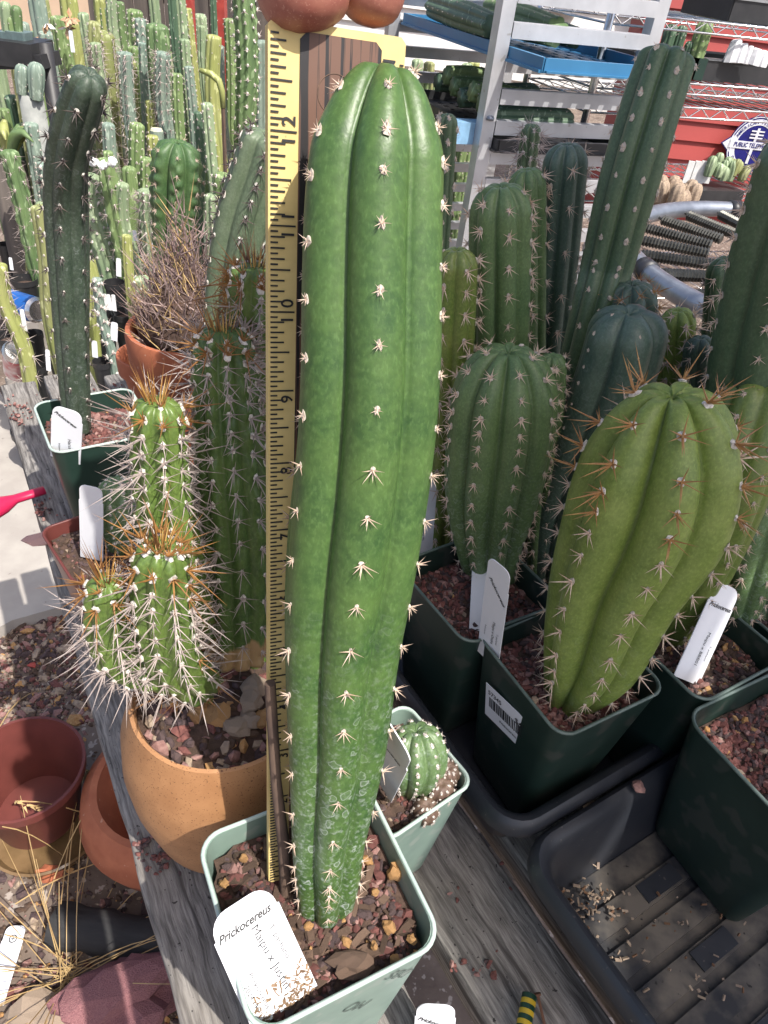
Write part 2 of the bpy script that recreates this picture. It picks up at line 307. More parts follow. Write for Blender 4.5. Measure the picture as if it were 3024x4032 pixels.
# ------------------------------------------------------------------ spine clusters (local +Z outward, +X up the rib)
def spine_cluster(name, seed, mats, nr, Lr, nc, Lc, rs, wool, down=0.3, tilt=(0.25, 0.9), n=4):
    r = random.Random(seed); mb = MB()
    vs, fs = ROCKV[seed % 8]
    mb.add([V((v.x * wool * 1.2, v.y * wool, v.z * wool * 0.75)) for v in vs], fs, 0)
    for i in range(nr):
        a = 2 * math.pi * (i + r.uniform(-0.25, 0.25)) / nr
        d = V((math.cos(a) - down, math.sin(a), r.uniform(*tilt)))
        mb.cone(V((0, 0, wool * 0.3)), d, Lr * r.uniform(0.6, 1.2), rs, 1, n)
    for i in range(nc):
        d = V((r.uniform(-0.8, 0.35), r.uniform(-0.5, 0.5), 1)); mb.cone(V((0, 0, wool * 0.3)), d, Lc * r.uniform(0.6, 1.25), rs * 1.25, 1, n)
    return mb.mesh(name, mats)
def clusters(name, mats, **kw): return [spine_cluster(name, s, mats, **kw) for s in range(5)]
SC = {}
SC['main'] = clusters('areole', [M['wool'], M['spine']], nr=6, Lr=0.0042, nc=1, Lc=0.004, rs=0.00022, wool=0.00085, down=0.45)
SC['main_top'] = clusters('areole', [M['wool'], M['spine']], nr=7, Lr=0.0022, nc=1, Lc=0.002, rs=0.00017, wool=0.00105, down=0.0)
SC['mid'] = clusters('areole', [M['wool'], M['spine']], nr=7, Lr=0.0055, nc=1, Lc=0.006, rs=0.0003, wool=0.0014, down=0.25)
SC['amber'] = clusters('areole', [M['wool_w'], M['spine_y']], nr=6, Lr=0.012, nc=2, Lc=0.017, rs=0.0005, wool=0.0021, down=0.15)
SC['pinkl'] = clusters('areole', [M['wool'], M['spine']], nr=7, Lr=0.009, nc=1, Lc=0.011, rs=0.0004, wool=0.0016, down=0.35)
SC['dark'] = clusters('areole', [M['wool_w'], M['spine_d']], nr=7, Lr=0.0075, nc=1, Lc=0.008, rs=0.0005, wool=0.0019, down=-0.1)
SC['tiny'] = clusters('areole', [M['wool'], M['spine']], nr=5, Lr=0.003, nc=0, Lc=0.003, rs=0.0003, wool=0.0017, down=0.1)
SC['long'] = clusters('areole', [M['wool_w'], M['spine_g']], nr=6, Lr=0.0085, nc=2, Lc=0.019, rs=0.00034, wool=0.0015, down=0.1)
SC['longo'] = clusters('areole', [M['wool_w'], M['spine_o']], nr=7, Lr=0.008, nc=2, Lc=0.016, rs=0.00036, wool=0.0018, down=-0.9, tilt=(0.5, 1.3))
SC['white'] = clusters('areole', [M['wool_w'], M['spine_g']], nr=6, Lr=0.002, nc=0, Lc=0.002, rs=0.00025, wool=0.0012, down=0.0)
SC['bgdot'] = clusters('areole', [M['wool_w'], M['spine_g']], nr=3, Lr=0.010, nc=0, Lc=0.01, rs=0.0010, wool=0.0030, down=0.1, n=3)
SC['bgspk'] = clusters('areole', [M['wool_w'], M['spine_g']], nr=5, Lr=0.028, nc=1, Lc=0.03, rs=0.0010, wool=0.0032, down=0.1, n=3)
for k in ('bgdot', 'bgspk'):
    for me in SC[k]: pass

def catmull(P, t):
    n = len(P) - 1; x = min(max(t, 0), 1) * n; i = min(int(x), n - 1); f = x - i
    p0, p1, p2, p3 = P[max(i - 1, 0)], P[i], P[i + 1], P[min(i + 2, n)]
    return 0.5 * ((2 * p1) + (p2 - p0) * f + (2 * p0 - 5 * p1 + 4 * p2 - p3) * f * f + (3 * p1 - p0 - 3 * p2 + p3) * f ** 3)
class Stem:
    """A ribbed column along a path; the last path point is the apex."""
    def __init__(s, path, radii, ribs, dep, rot=0, caph=1.3, nl=60, seg=12, q=0.75, twist=0, bumpn=0, bumpa=0, dimple=0.22, wob=0.02, seed=0, cp=2.0):
        s.path = path; s.radii = radii; s.ribs = ribs
        L = sum((path[i + 1] - path[i]).length for i in range(len(path) - 1)); s.L = L
        Rt = radii[-1]; t1 = max(0.3, 1 - caph * Rt / L); s.t1 = t1
        ts = [t1 * i / nl for i in range(nl)]; nc = max(8, nl // 5)
        ts += [t1 + (1 - t1) * math.sin(math.pi / 2 * i / nc) for i in range(nc + 1)]; ts[-1] = 0.99999
        s.frames = []; ref = None; prev = None
        K = 300
        for i, t in enumerate(ts):
            p = catmull(path, t); e = 1e-3
            T = (catmull(path, min(t + e, 1)) - catmull(path, max(t - e, 0))).normalized()
            if ref is None:
                ref = V((0, -1, 0)); ref = (ref - T * ref.dot(T)).normalized()
            ref = (ref - T * ref.dot(T)).normalized(); B = T.cross(ref)
            r = catmull(radii, t) if len(radii) > 2 else radii[0] + (radii[-1] - radii[0]) * t
            capf = 1.0
            if t > t1: x = (t - t1) / (1 - t1); capf = max(0, 1 - x ** cp) ** (1 / cp)
            rr = r * max(capf, 0.012)
            if capf < 0.45: p = p - T * (dimple * Rt * (1 - capf / 0.45) ** 1.3)
            s.frames.append((t, p, T, ref.copy(), B, rr, capf))
        s.rot = rot; s.q = q; s.dep = dep; s.twist = twist; s.bumpn = bumpn; s.bumpa = bumpa; s.wob = wob; s.seed = seed; s.seg = seg
    def prof(s, th, t, capf, i):
        d = s.dep * (1 + 1.6 * (1 - capf)); d = min(d, 0.78)
        c = abs(math.cos(s.ribs * (th - s.rot - s.twist * t) / 2))
        k = 1 - d * (1 - c ** s.q)
        if s.bumpa: k *= 1 + s.bumpa * c ** 3 * math.cos(2 * math.pi * s.bumpn * t + math.pi * (math.floor((th - s.rot) * s.ribs / 6.2832 + 0.5) % 2))
        return k
    def pt(s, fr, th):
        t, p, T, ref, B, r, capf = fr
        k = s.prof(th, t, capf, 0) * r
        if s.wob: k *= 1 + s.wob * mnoise.noise(V((math.cos(th) * 1.5 + s.seed * 7, math.sin(th) * 1.5, t * s.L * 16)))
        return p + (ref * math.cos(th) + B * math.sin(th)) * k
    def body(s, mb, k=0):
        n = s.ribs * s.seg; off = s.rot
        mb.loft([[s.pt(f, off + 2 * math.pi * j / n) for j in range(n)] for f in s.frames], k, True, True)
    def at_t(s, t):
        fr = s.frames
        for i in range(len(fr) - 1):
            if fr[i + 1][0] >= t:
                a, b = fr[i], fr[i + 1]; f = (t - a[0]) / max(1e-9, b[0] - a[0])
                return (t, a[1].lerp(b[1], f), a[2].lerp(b[2], f).normalized(), a[3].lerp(b[3], f).normalized(), a[4].lerp(b[4], f).normalized(), a[5] + (b[5] - a[5]) * f, a[6] + (b[6] - a[6]) * f)
        return fr[-1]
    def areoles(s, sp0, sp1, t0=0.03, tmax=0.985, r=rnd, jit=0.1):
        out = []
        for j in range(s.ribs):
            th0 = s.rot + 2 * math.pi * j / s.ribs; t = t0 + (sp0 / s.L) * (0.5 * (j % 2) + r.uniform(0, 0.3))
            while t < tmax:
                f = s.at_t(t); f2 = s.at_t(min(t + 0.004, 0.999)); th = th0 + s.twist * t
                P = s.pt(f, th); P2 = s.pt(f2, th + s.twist * 0.004); up = (P2 - P)
                up = up.normalized() if up.length > 1e-7 else f[2]
                rad = f[3] * math.cos(th) + f[4] * math.sin(th)
                nrm = (rad - up * rad.dot(up)); nrm = nrm.normalized() if nrm.length > 1e-4 else f[2]
                if f[6] < 0.3: nrm = (nrm + f[2]).normalized(); up = (up - nrm * up.dot(nrm)).normalized()
                out.append((t, P, nrm, up))
                t += (sp0 + (sp1 - sp0) * t) / s.L * (1 + r.uniform(-jit, jit))
        return out
def put_areoles(root, stem_obj, ars, o, styles, nobj, rr, top_style=None, top_t=0.9, mats=None, scale=(1, 1)):
    """areoles that face the camera become parts, the rest one joined part"""
    ars = sorted(ars, key=lambda a: -a[2].dot((CAM - a[1]).normalized()))
    rest = MB(); k = 0; meshes_used = None
    for t, P, nrm, up in ars:
        stl = top_style if (top_style and t > top_t) else styles
        me = stl[rr.randrange(len(stl))]; s = (scale[0] + (scale[1] - scale[0]) * t) * rr.uniform(0.8, 1.2)
        side = nrm.cross(up); mt = frame(up * s, side * s, nrm * s, P - o) if True else None
        if k < nobj and nrm.dot((CAM - P).normalized()) > -0.35:
            inst('areole', me, stem_obj, mt); k += 1
        else:
            base = len(rest.v); rest.v.extend([mt @ v.co for v in me.vertices]); idx = [p.material_index for p in me.polygons]
            rest.f.extend([tuple(i + base for i in p.vertices) for p in me.polygons]); rest.mi.extend(idx); meshes_used = me
    if rest.v:
        ob = rest.build('spines', [m_ for m_ in meshes_used.materials], stem_obj); ob['kind'] = 'stuff'
def px_path(pts):
    """list of (px, py, y) -> world points"""
    return [aty(*p) for p in pts]
def cactus(name, label, pts, wid, ribs, dep, skinm, style, sp, nobj=80, rot=0, top=None, top_t=0.9, group=None, seed=1, scale=(1, 1), world=None, **kw):
    path = world or px_path(pts); rad = [m_of(wp / 2, p) for wp, p in zip(wid, path)] if wid else kw.pop('radii')
    st = Stem(path, rad, ribs, dep, rot=rot, seed=seed, **kw); o = path[0].copy()
    root = thing(name, label, 'cactus', o, group); mb = MB(); st.body(mb); mb.v = [v - o for v in mb.v]
    b = mb.build('body', skinm, root, True)
    rr = random.Random(seed)
    put_areoles(root, root, st.areoles(sp[0], sp[1], r=rr), o, SC[style], nobj, rr, SC[top] if top else None, top_t, scale=scale)
    return root, st
# ------------------------------------------------------------------ pots
def sq_ring(h, z, cr, rot, c, n=6):
    pts = []
    for qx, qy, a0 in ((1, 1, 0), (-1, 1, 90), (-1, -1, 180), (1, -1, 270)):
        for i in range(n + 1):
            a = R(a0 + 90 * i / n); pts.append(V((qx * (h - cr) + cr * math.cos(a), qy * (h - cr) + cr * math.sin(a), 0)))
    mt = Matrix.Rotation(rot, 3, 'Z'); return [mt @ p + V((c[0], c[1], z)) for p in pts]
def ring_rect_xy(hx, hy, cr, z, n=6):
    return [V((qx * (hx - cr) + cr * math.cos(R(a0 + 90 * i / n)), qy * (hy - cr) + cr * math.sin(R(a0 + 90 * i / n)), z)) for qx, qy, a0 in ((1, 1, 0), (-1, 1, 90), (-1, -1, 180), (1, -1, 270)) for i in range(n + 1)]
def gravel(parent, name, n, place, size, mats_w, seed, o):
    r = random.Random(seed); mb = MB()
    for i in range(n):
        p = place(r); k = r.choices(range(6), mats_w)[0]; add_rock(mb, p - o, size * r.uniform(0.55, 1.35), k, r)
    ob = mb.build(name, GM, parent); ob['kind'] = 'stuff'; return ob
def square_pot(label, c, z0, side, h, rot, body_m, lip_m, soil_h, seed, taper=0.74, gsize=0.0035, ng=420, w=(5, 3, 3, .6, .2, .3), group=None, cr=0.13):
    o = V((c[0], c[1], z0)); root = thing('square_pot', label, 'pot', o, group); a = side / 2; b = a * taper; t = 0.0012
    mb = MB(); C0 = (0, 0)
    prof = [(b * 0.9, 0.0), (b * 0.985, 0.0015), (b, 0.004)]
    for i in range(1, 9): f = i / 8; prof.append((b + (a - b) * f, 0.004 + (h - 0.004) * f))
    mb.loft([sq_ring(x, z, x * 2 * cr, rot, C0) for x, z in prof] + [sq_ring(a - t, h, (a - t) * 2 * cr, rot, C0)] + [sq_ring(b - t + (a - b) * f, h * f, (b - t + (a - b) * f) * 2 * cr, rot, C0) for f in (0.9, 0.75, 0.55, 0.3, 0.05)], 0)
    mb.build('wall', body_m, root, angle=50)
    mb = MB(); ring = sq_ring(a, h, a * 2 * cr, rot, C0, 6); n = len(ring); rings = []
    for i, p in enumerate(ring):
        tdir = (ring[(i + 1) % n] - ring[i - 1]).normalized(); nr = tdir.cross(V((0, 0, 1))).normalized()
        rings.append([p + nr * (0.0011 * math.cos(x)) + V((0, 0, 0.0011 * math.sin(x))) for x in [2 * math.pi * j / 6 for j in range(6)]])
    rings.append(rings[0]); mb.loft(rings, 0, False, False); mb.build('rim_lip', lip_m, root, True)
    f = soil_h / h; s = b + (a - b) * f - t - 0.0004; mb = MB(); G = 12
    mt = Matrix.Rotation(rot, 3, 'Z')
    vs = []
    for i in range(G + 1):
        for j in range(G + 1):
            x, y = -1 + 2 * i / G, -1 + 2 * j / G
            if abs(x) + abs(y) > 1.8: x *= 0.93; y *= 0.93
            vs.append(mt @ V((x * s, y * s, soil_h + 0.002 * mnoise.noise(V((x * 2 + seed, y * 2, 0))))))
    mb.add(vs, [(i * (G + 1) + j, (i + 1) * (G + 1) + j, (i + 1) * (G + 1) + j + 1, i * (G + 1) + j + 1) for i in range(G) for j in range(G)])
    soil = mb.build('soil', M['soil'], root)
    if ng:
        def place(r):
            while True:
                x, y = r.uniform(-1, 1), r.uniform(-1, 1)
                if abs(x) + abs(y) < 1.82: break
            lim = s - gsize; p = mt @ V((x * lim, y * lim, 0)); return o + V((p.x, p.y, soil_h + 0.002 * mnoise.noise(V((x * 2 + seed, y * 2, 0))) + r.uniform(-0.3, 0.9) * gsize * 0.6))
        gravel(root, 'gravel', ng, place, gsize, w, seed, o)
    return root, soil, s
def round_pot(name, label, loc, prof, mt_, soil_z=None, soil_r=None, group=None, n=40, cat='pot', lip=None):
    root = thing(name, label, cat, loc, group); mb = MB(); mb.lathe(prof, n); mb.build('wall', mt_, root, angle=40)
    if soil_z is not None:
        mb = MB(); mb.lathe([(soil_r, soil_z - 0.004), (soil_r, soil_z), (soil_r * 0.5, soil_z + 0.003), (0.001, soil_z + 0.004)], 24); mb.build('soil', M['soil'], root)
    return root
def nursery_prof(r, h, t=0.002): return [(r * 0.72, 0), (r * 0.96, h * 0.86), (r * 0.97, h * 0.87), (r * 1.03, h * 0.875), (r * 1.04, h), (r * 0.99, h), (r * 0.97, h * 0.9), (r * 0.70, 0.006)]
# ------------------------------------------------------------------ text and tags
FONT_CACHE = {}
def text_mesh(s, size, shear=0, bold=0, mt_=None, name='lettering', align='CENTER'):
    cu = bpy.data.curves.new('t', 'FONT'); cu.body = s; cu.size = size; cu.shear = shear; cu.offset = bold; cu.align_x = align; cu.align_y = 'CENTER'; cu.resolution_u = 3
    ob = bpy.data.objects.new('t', cu); col.objects.link(ob); dg = bpy.context.evaluated_depsgraph_get()
    me = bpy.data.meshes.new_from_object(ob.evaluated_get(dg)); bpy.data.objects.remove(ob); bpy.data.curves.remove(cu)
    me.materials.clear(); me.materials.append(mt_ or M['ink']); me.name = name; return me
def tag_outline(w, h):
    pts = [(-w / 2, 0), (w / 2, 0), (w / 2, h * 0.80), (w * 0.47, h * 0.805), (w * 0.47, h * 0.815)]
    c = w * 0.28
    for i in range(7): a = R(90 * i / 6); pts.append((w * 0.47 - c + c * math.cos(a), h - c + c * math.sin(a)))
    for i in range(7): a = R(90 + 90 * i / 6); pts.append((-w * 0.47 + c + c * math.cos(a), h - c + c * math.sin(a)))
    pts += [(-w * 0.47, h * 0.815), (-w * 0.47, h * 0.805), (-w / 2, h * 0.80)]
    return pts
def plant_tag(label, B, U, N, w, h, texts=(), group=None, m_=None, dirt=False, bend=0.0):
    """B bottom centre, U up axis, N facing normal"""
    U = U.normalized(); N = (N - U * N.dot(U)).normalized(); X = U.cross(N)
    root = thing('plant_tag', label, 'plant tag', B, group); root.matrix_basis = frame(X, U, N, B)
    ol = tag_outline(w, h); t = 0.0006; mb = MB(); n = len(ol)
    def bz(y): return -bend * (y / h) ** 2 * h
    mb.add([V((x, y, t / 2 + bz(y))) for x, y in ol] + [V((x, y, -t / 2 + bz(y))) for x, y in ol], [tuple(range(n)), tuple(reversed(range(n, 2 * n)))] + [(j, n + j, n + (j + 1) % n, (j + 1) % n) for j in range(n)])
    mb.build('card', m_ or M['tag'], root)
    for tx in texts:
        s, u, v, size, rot = tx[:5]; sh = tx[5] if len(tx) > 5 else 0; bo = tx[6] if len(tx) > 6 else 0
        me = text_mesh(s, size, sh, bo); ob = bpy.data.objects.new('lettering', me); col.objects.link(ob); ob.parent = root
        ob.matrix_basis = Matrix.Translation((u, v, t / 2 + 0.0002 + bz(v))) @ Matrix.Rotation(rot, 4, 'Z')
    if dirt:
        r = random.Random(3); mb = MB()
        for i in range(150):
            y = r.random() ** 1.5 * h * 0.24; x = r.uniform(-w / 2, w / 2) * 0.97
            if r.random() < 0.4: x = r.uniform(0, w / 2) * 0.97; y = r.random() * h * 0.34 * (x / (w / 2)) 
            a = r.random() * 6.28; L = r.uniform(0.0005, 0.0017); wd = L * r.uniform(0.12, 0.3)
            mb.box(V((x, y, t / 2 + 0.0002)), (L / 2 * 1.4, wd, 0.00025), 0, Matrix.Rotation(a, 3, 'Z'))
        ob = mb.build('mud_specks', M['dirt'], root); ob['kind'] = 'stuff'
    return root
def tag_px(label, bot, top, z, wpx, texts=(), lean=0.0, N=V((0.1, -1, 0.5)), **kw):
    B = at(*bot, z); T = aty(*top, B.y + lean); h = (T - B).length; w = m_of(wpx, (T + B) / 2)
    return plant_tag(label, B, T - B, N, w, h, [(s, u * w, v * h, size * w, rot, (rest[0] if rest else 0), (rest[1] if len(rest) > 1 else 0) * w) for s, u, v, size, rot, *rest in texts], **kw)
def quad_tag(label, TL, TR, BR, BL, z, texts=(), **kw):
    """bottom corners stand on height z; top corners follow from the tag being a rectangle"""
    b1 = at(*BL, z); b2 = at(*BR, z); e = b2 - b1
    r1 = ray(*TL); r2 = ray(*TR)
    # |CAM+t2 r2 - (CAM+t1 r1) - e| minimal
    a11 = r1.dot(r1); a22 = r2.dot(r2); a12 = -r1.dot(r2); c1 = -r1.dot(e); c2 = r2.dot(e); det = a11 * a22 - a12 * a12
    t1 = (c1 * a22 - a12 * c2) / det; t2 = (a11 * c2 - a12 * c1) / det
    T1 = CAM + r1 * t1; T2 = CAM + r2 * t2; B = (b1 + b2) / 2; U = (T1 + T2) / 2 - B
    X = ((b2 - b1) + (T2 - T1)).normalized(); N = X.cross(U).normalized()
    wd = ((b2 - b1).length + (T2 - T1).length) / 2
    return plant_tag(label, B, U, N, wd, U.length, [(s, u * wd, v * U.length, size * wd, rot, (rest[0] if rest else 0), (rest[1] if len(rest) > 1 else 0) * wd) for s, u, v, size, rot, *rest in texts], **kw)

# ================================================================== SETTING
GZ = -0.75
def struct(o): o['kind'] = 'structure'; return o
mb = MB(); G = 40
vs = []
for i in range(G + 1):
    for j in range(G + 1):
        x = -1 + 2 * i / G; y = -1 + 2 * j / G; X = 120 * x ** 5 + 3 * x; Y = 120 * y ** 5 + 4 * y + 1.5
        vs.append(V((X, Y, GZ + 0.012 * mnoise.noise(V((X * 3, Y * 3, 0))))))
mb.add(vs, [(i * (G + 1) + j, (i + 1) * (G + 1) + j, (i + 1) * (G + 1) + j + 1, i * (G + 1) + j + 1) for i in range(G) for j in range(G)])
struct(mb.build('ground', M['ground'], None, True))
# concrete path at the left
pts = [at(-700, 1500, GZ), at(-40, 1480, GZ), at(150, 1850, GZ), at(270, 2420, GZ), at(60, 2480, GZ), at(-700, 2900, GZ)]
mb = MB(); n = len(pts)
top = [V((p.x, p.y, GZ + 0.03)) for p in pts]; bot = [V((p.x, p.y, GZ - 0.03)) for p in pts]
mb.add(top + bot, [tuple(range(n)), tuple(reversed(range(n, 2 * n)))] + [(j, n + j, n + (j + 1) % n, (j + 1) % n) for j in range(n)])
struct(mb.build('path', M['concrete']))

# ---- bench
pd = V((-0.560, 0.828, 0)).normalized(); pn = V((pd.y, -pd.x, 0))       # along / across (towards the right)
if pn.x < 0: pn = -pn
bench = thing('plank_bench', 'weathered grey plank bench carrying the potted cacti and black trays', 'bench', (0, 0.3, GZ))
bo = V((0, 0.3, GZ))
PL = [(0.006, 0.054, 0.010, 0.050), (0.063, 0.131, 0.060, 0.116), (0.172, 0.236, 0.128, 0.190), (0.246, 0.316, 0.205, 0.268), (0.327, 0.396, 0.282, 0.346), (0.407, 0.476, 0.36, 0.425), (0.487, 0.556, 0.44, 0.505), (0.567, 0.636, 0.52, 0.585)]
for k, (f0, f1, b0, b1) in enumerate(PL):
    s0, s1 = -0.30, 0.875 + 0.012 * math.sin(k * 2.3)
    p0 = pd * s0 + pn * ((f0 + f1) / 2); p1 = pd * s1 + pn * ((b0 + b1) / 2)
    d = (p1 - p0); L = d.length; x = d.normalized(); y = V((0, 0, 1)).cross(x)
    mb = MB(); rings = []; NS = 60
    for i in range(NS + 1):
        f = i / NS; wd = ((f1 - f0) * (1 - f) + (b1 - b0) * f) / 2; xx = -L / 2 + L * f; ring = []
        e = 0.0025
        for (yy, zz) in ((-wd, -e), (-wd + e * 0.4, -e * 0.3), (-wd + e * 1.2, 0), (-wd * 0.5, 0), (0, 0), (wd * 0.5, 0), (wd - e * 1.2, 0), (wd - e * 0.4, -e * 0.3), (wd, -e), (wd, -0.024), (-wd, -0.024)):
            nn = mnoise.noise(V((xx * 9 + k * 13, yy * 160, 1))) * 0.0012; ed = mnoise.noise(V((xx * 22, k * 5 + (1 if yy > 0 else 0), 3))) * 0.002 if abs(yy) > wd * 0.8 else 0
            ring.append(V((xx, yy + ed, zz - 0.0006 + (nn if zz > -0.01 else 0))))
        rings.append(ring)
    mb.loft(rings); ob = mb.build('plank', M['wood'], bench, angle=45)
    ob.matrix_basis = frame(x, y, V((0, 0, 1)), (p0 + p1) / 2 - bo)
for s in (-0.2, 0.35, 0.78):
    mb = MB(); a = pd * s + pn * 0.02 + V((0, 0, -0.055)) - bo; b = pd * s + pn * 0.60 + V((0, 0, -0.055)) - bo
    mb.bar(a, b, 0.04, 0.06); mb.build('crossbeam', M['wood_old'], bench)
    for q in (0.06, 0.56):
        mb = MB(); a = pd * s + pn * q + V((0, 0, GZ)) - bo; mb.bar(a, a + V((0, 0, -GZ - 0.086)), 0.06, 0.06); mb.build('leg', M['wood_old'], bench)

# ================================================================== FRONT POT GROUP
fc = V((-0.008, 0.141, 0)); frot = math.atan2(0.045, 0.0755)
PZ = 0.0
fp, fsoil, fs = square_pot('pale sage green square pot holding the tall measured cactus', fc, 0.0, 0.0835, 0.136, frot, M['pale_pot'], M['lip'], 0.122, 3, taper=0.76, ng=0)
# loose stones, bark chips and golden stones as single pieces
STN = [rock_mesh('stone', M[k], i, 0.75, 1) for i, k in enumerate(['g_red', 'g_dark', 'g_pink', 'g_red', 'g_dark'])]
GLD = [rock_mesh('golden_stone', M['g_tan'], 20 + i, 0.8, 2) for i in range(3)]
CHP = []
for i in range(4):
    r = random.Random(40 + i); mb = MB(); L = 1.0
    vs = [V((x * (1 + r.uniform(-.25, .25)), y * (.32 + r.uniform(-.1, .1)), z * .14)) for x in (-1, 0, 1) for y in (-1, 1) for z in (-1, 1)]
    mb.add(vs, [(0, 1, 3, 2), (8, 10, 11, 9), (0, 4, 5, 1), (4, 8, 9, 5), (2, 3, 7, 6), (6, 7, 11, 10), (0, 2, 6, 4), (4, 6, 10, 8), (1, 5, 7, 3), (5, 9, 11, 7)])
    CHP.append(mb.mesh('bark_chip', M['bark2'] if i % 2 else M['bark']))
r = random.Random(11); mrot = Matrix.Rotation(frot, 3, 'Z')
def fput(name, me, size, zoff, n):
    for i in range(n):
        while True:
            x, y = r.uniform(-1, 1), r.uniform(-1, 1)
            if abs(x) + abs(y) < 1.8: break
        p = mrot @ V((x * (fs - size), y * (fs - size), 0)); z = 0.122 + zoff + 0.0025 * mnoise.noise(V((x * 2, y * 2, 5)))
        s = size * r.uniform(0.6, 1.3); rot = Matrix.Rotation(r.uniform(0, 6.28), 3, 'Z') @ Matrix.Rotation(r.uniform(-.5, .5), 3, 'X') @ Matrix.Rotation(r.uniform(-.4, .4), 3, 'Y')
        inst(name, me[r.randrange(len(me))], fsoil, Matrix.Translation((p.x, p.y, z)) @ rot.to_4x4() @ Matrix.Scale(s, 4))
fput('stone', STN, 0.0025, 0.0006, 290); fput('bark_chip', CHP, 0.0038, 0.0018, 130); fput('golden_stone', GLD, 0.0018, 0.0025, 10)
def place_f(rr):
    while True:
        x, y = rr.uniform(-1, 1), rr.uniform(-1, 1)
        if abs(x) + abs(y) < 1.82: break
    p = mrot @ V((x * (fs - .002), y * (fs - .002), 0)); return fc + V((p.x, p.y, 0.1225 + rr.uniform(-.001, .001)))
gravel(fp, 'fine_gravel', 700, place_f, 0.0017, (3, 4, 2, .3, .2, 3), 5, fc)
for px, py, sz in ((1555, 3435, .0042), (1530, 3650, .0032), (1440, 3385, .0022), (1478, 3512, .002), (1622, 3700, .0023), (1555, 3775, .0021), (1475, 3725, .002), (960, 3380, .0022), (1640, 3755, .0016)):
    p = at(px, py, 0.127); inst('golden_stone', GLD[r.randrange(3)], fsoil, Matrix.Translation(p - fc) @ rand_rot(r).to_4x4() @ Matrix.Scale(sz, 4))
p = at(1385, 3800, 0.127); CB = MB(); CB.box(V((0, 0, 0)), (1, .55, .32)); ch = inst('bark_chip', rock_mesh('bark_chip', M['bark2'], 61, .8, 2), fsoil, Matrix.Translation(p - fc) @ Matrix.Rotation(.2, 4, 'Z') @ Matrix.Diagonal((0.0078, 0.0058, 0.005, 1)))
# faint hand lettering on the front face
fn = V((math.sin(frot), -math.cos(frot), 0)); fx = V((math.cos(frot), math.sin(frot), 0))
slope = (0.0835 / 2 * (1 - 0.76)) / 0.132
up = (V((0, 0, 1)) + fn * slope).normalized(); nn = (fn - V((0, 0, 1)) * slope).normalized()
def on_front(u, z): return V((0, 0, z)) + fx * u + fn * (0.0835 / 2 * (0.76 + 0.24 * (z - .004) / .132) + 0.0004)
for s_, u, z, size, rt in (('DBS', 0.024, 0.118, 0.011, math.pi - 0.9), ('MO', 0.006, 0.098, 0.012, math.pi - 0.9)):
    me = text_mesh(s_, size, 0, 0, M['inkf'], 'faint_lettering'); inst('faint_lettering', me, fp, frame(fx, up, nn, on_front(u, z)) @ Matrix.Rotation(rt, 4, 'Z'))

# ---- ruler (frame: origin at its foot, left edge)
RD = V((-.057, .26, .964)).normalized(); RU = V((.920, .389, -.050)); RU = (RU - RD * RU.dot(RD)).normalized(); RN = RU.cross(RD)
if RN.y > 0: RN = -RN
R0 = V((-.030, .145, .126)); RWID = 0.0405; RLEN = 13.07 * 0.0254; IN = 0.0254
ruler = thing('ruler', 'wood grained ruler with yellow edge scales held upright behind the tall cactus', 'ruler', R0); ruler.matrix_basis = frame(RU, -RN, RD, R0)
T = 0.004      # local: x across, -y towards camera, z up
def rplate(name, x0, x1, z0, z1, y0, y1, mt_, cut=0.0015):
    mb = MB(); c = cut
    ol = [(x0 + c, z0), (x1 - c, z0), (x1, z0 + c), (x1, z1 - c), (x1 - c, z1), (x0 + c, z1), (x0, z1 - c), (x0, z0 + c)]
    n = 8; mb.add([V((x, y0, z)) for x, z in ol] + [V((x, y1, z)) for x, z in ol], [tuple(range(n)), tuple(reversed(range(n, 2 * n)))] + [(j, n + j, n + (j + 1) % n, (j + 1) % n) for j in range(n)])
    return mb.build(name, mt_, ruler)
SW = 0.0090
rplate('yellow_core', 0, RWID, 0, RLEN, 0, T, M['ryel'])
rplate('wood_inlay', SW, RWID - SW * 0.82, 0.0012, RLEN - 0.0022, -0.0003, 0.0006, M['rwood'], 0.0018)
mb = MB()
for i in range(0, int(13.0 * 16)):
    z = i / 16 * IN
    if i == 0: continue
    L = 0.0077 if i % 16 == 0 else 0.0062 if i % 8 == 0 else 0.0044 if i % 2 == 0 else 0.0023
    mb.box(V((0.0007 + L / 2, -0.0002, z)), (L / 2, 0.00015, 0.00024))
mb.build('inch_marks', M['ink'], ruler)
mb = MB()
for i in range(1, 320):
    z = RLEN - 0.006 - i * 0.001; L = 0.003 if i % 10 == 0 else 0.0012
    if i % 10 and i > 40: continue
    mb.box(V((RWID - 0.0004 - L / 2, -0.0002, z)), (L / 2, 0.00015, 0.00022))
mb.build('millimetre_marks', M['ink'], ruler)
def rnum(s_, x, z, size, rot=math.pi / 2):
    me = text_mesh(s_, size, 0, size * 0.012, M['ink'], 'numeral'); m4 = frame(V((1, 0, 0)), V((0, 0, 1)), V((0, -1, 0)), V((x, -0.0004, z)))
    inst('numeral', me, ruler, m4 @ Matrix.Rotation(rot, 4, 'Z'))
for k in range(1, 13):
    z = k * IN
    if k >= 10: rnum('1', 0.0062, z - 0.0024, 0.0056); rnum(str(k - 10), 0.0062, z + 0.0027, 0.0056)
    else: rnum(str(k), 0.0064, z - 0.0028, 0.0056)
mb = MB(); zc, xc = RLEN - .0165, .0195
mb.loft([[V((xc + (.0052 + q) * math.cos(a), -.0004 - dq, zc + (.0052 + q) * math.sin(a))) for a in [6.2832 * j / 40 for j in range(40)]] for q, dq in ((-.00012, 0), (0, .0001), (.00012, 0))], 0, False, False); mb.build('ring_stain', M['bark2'], ruler)
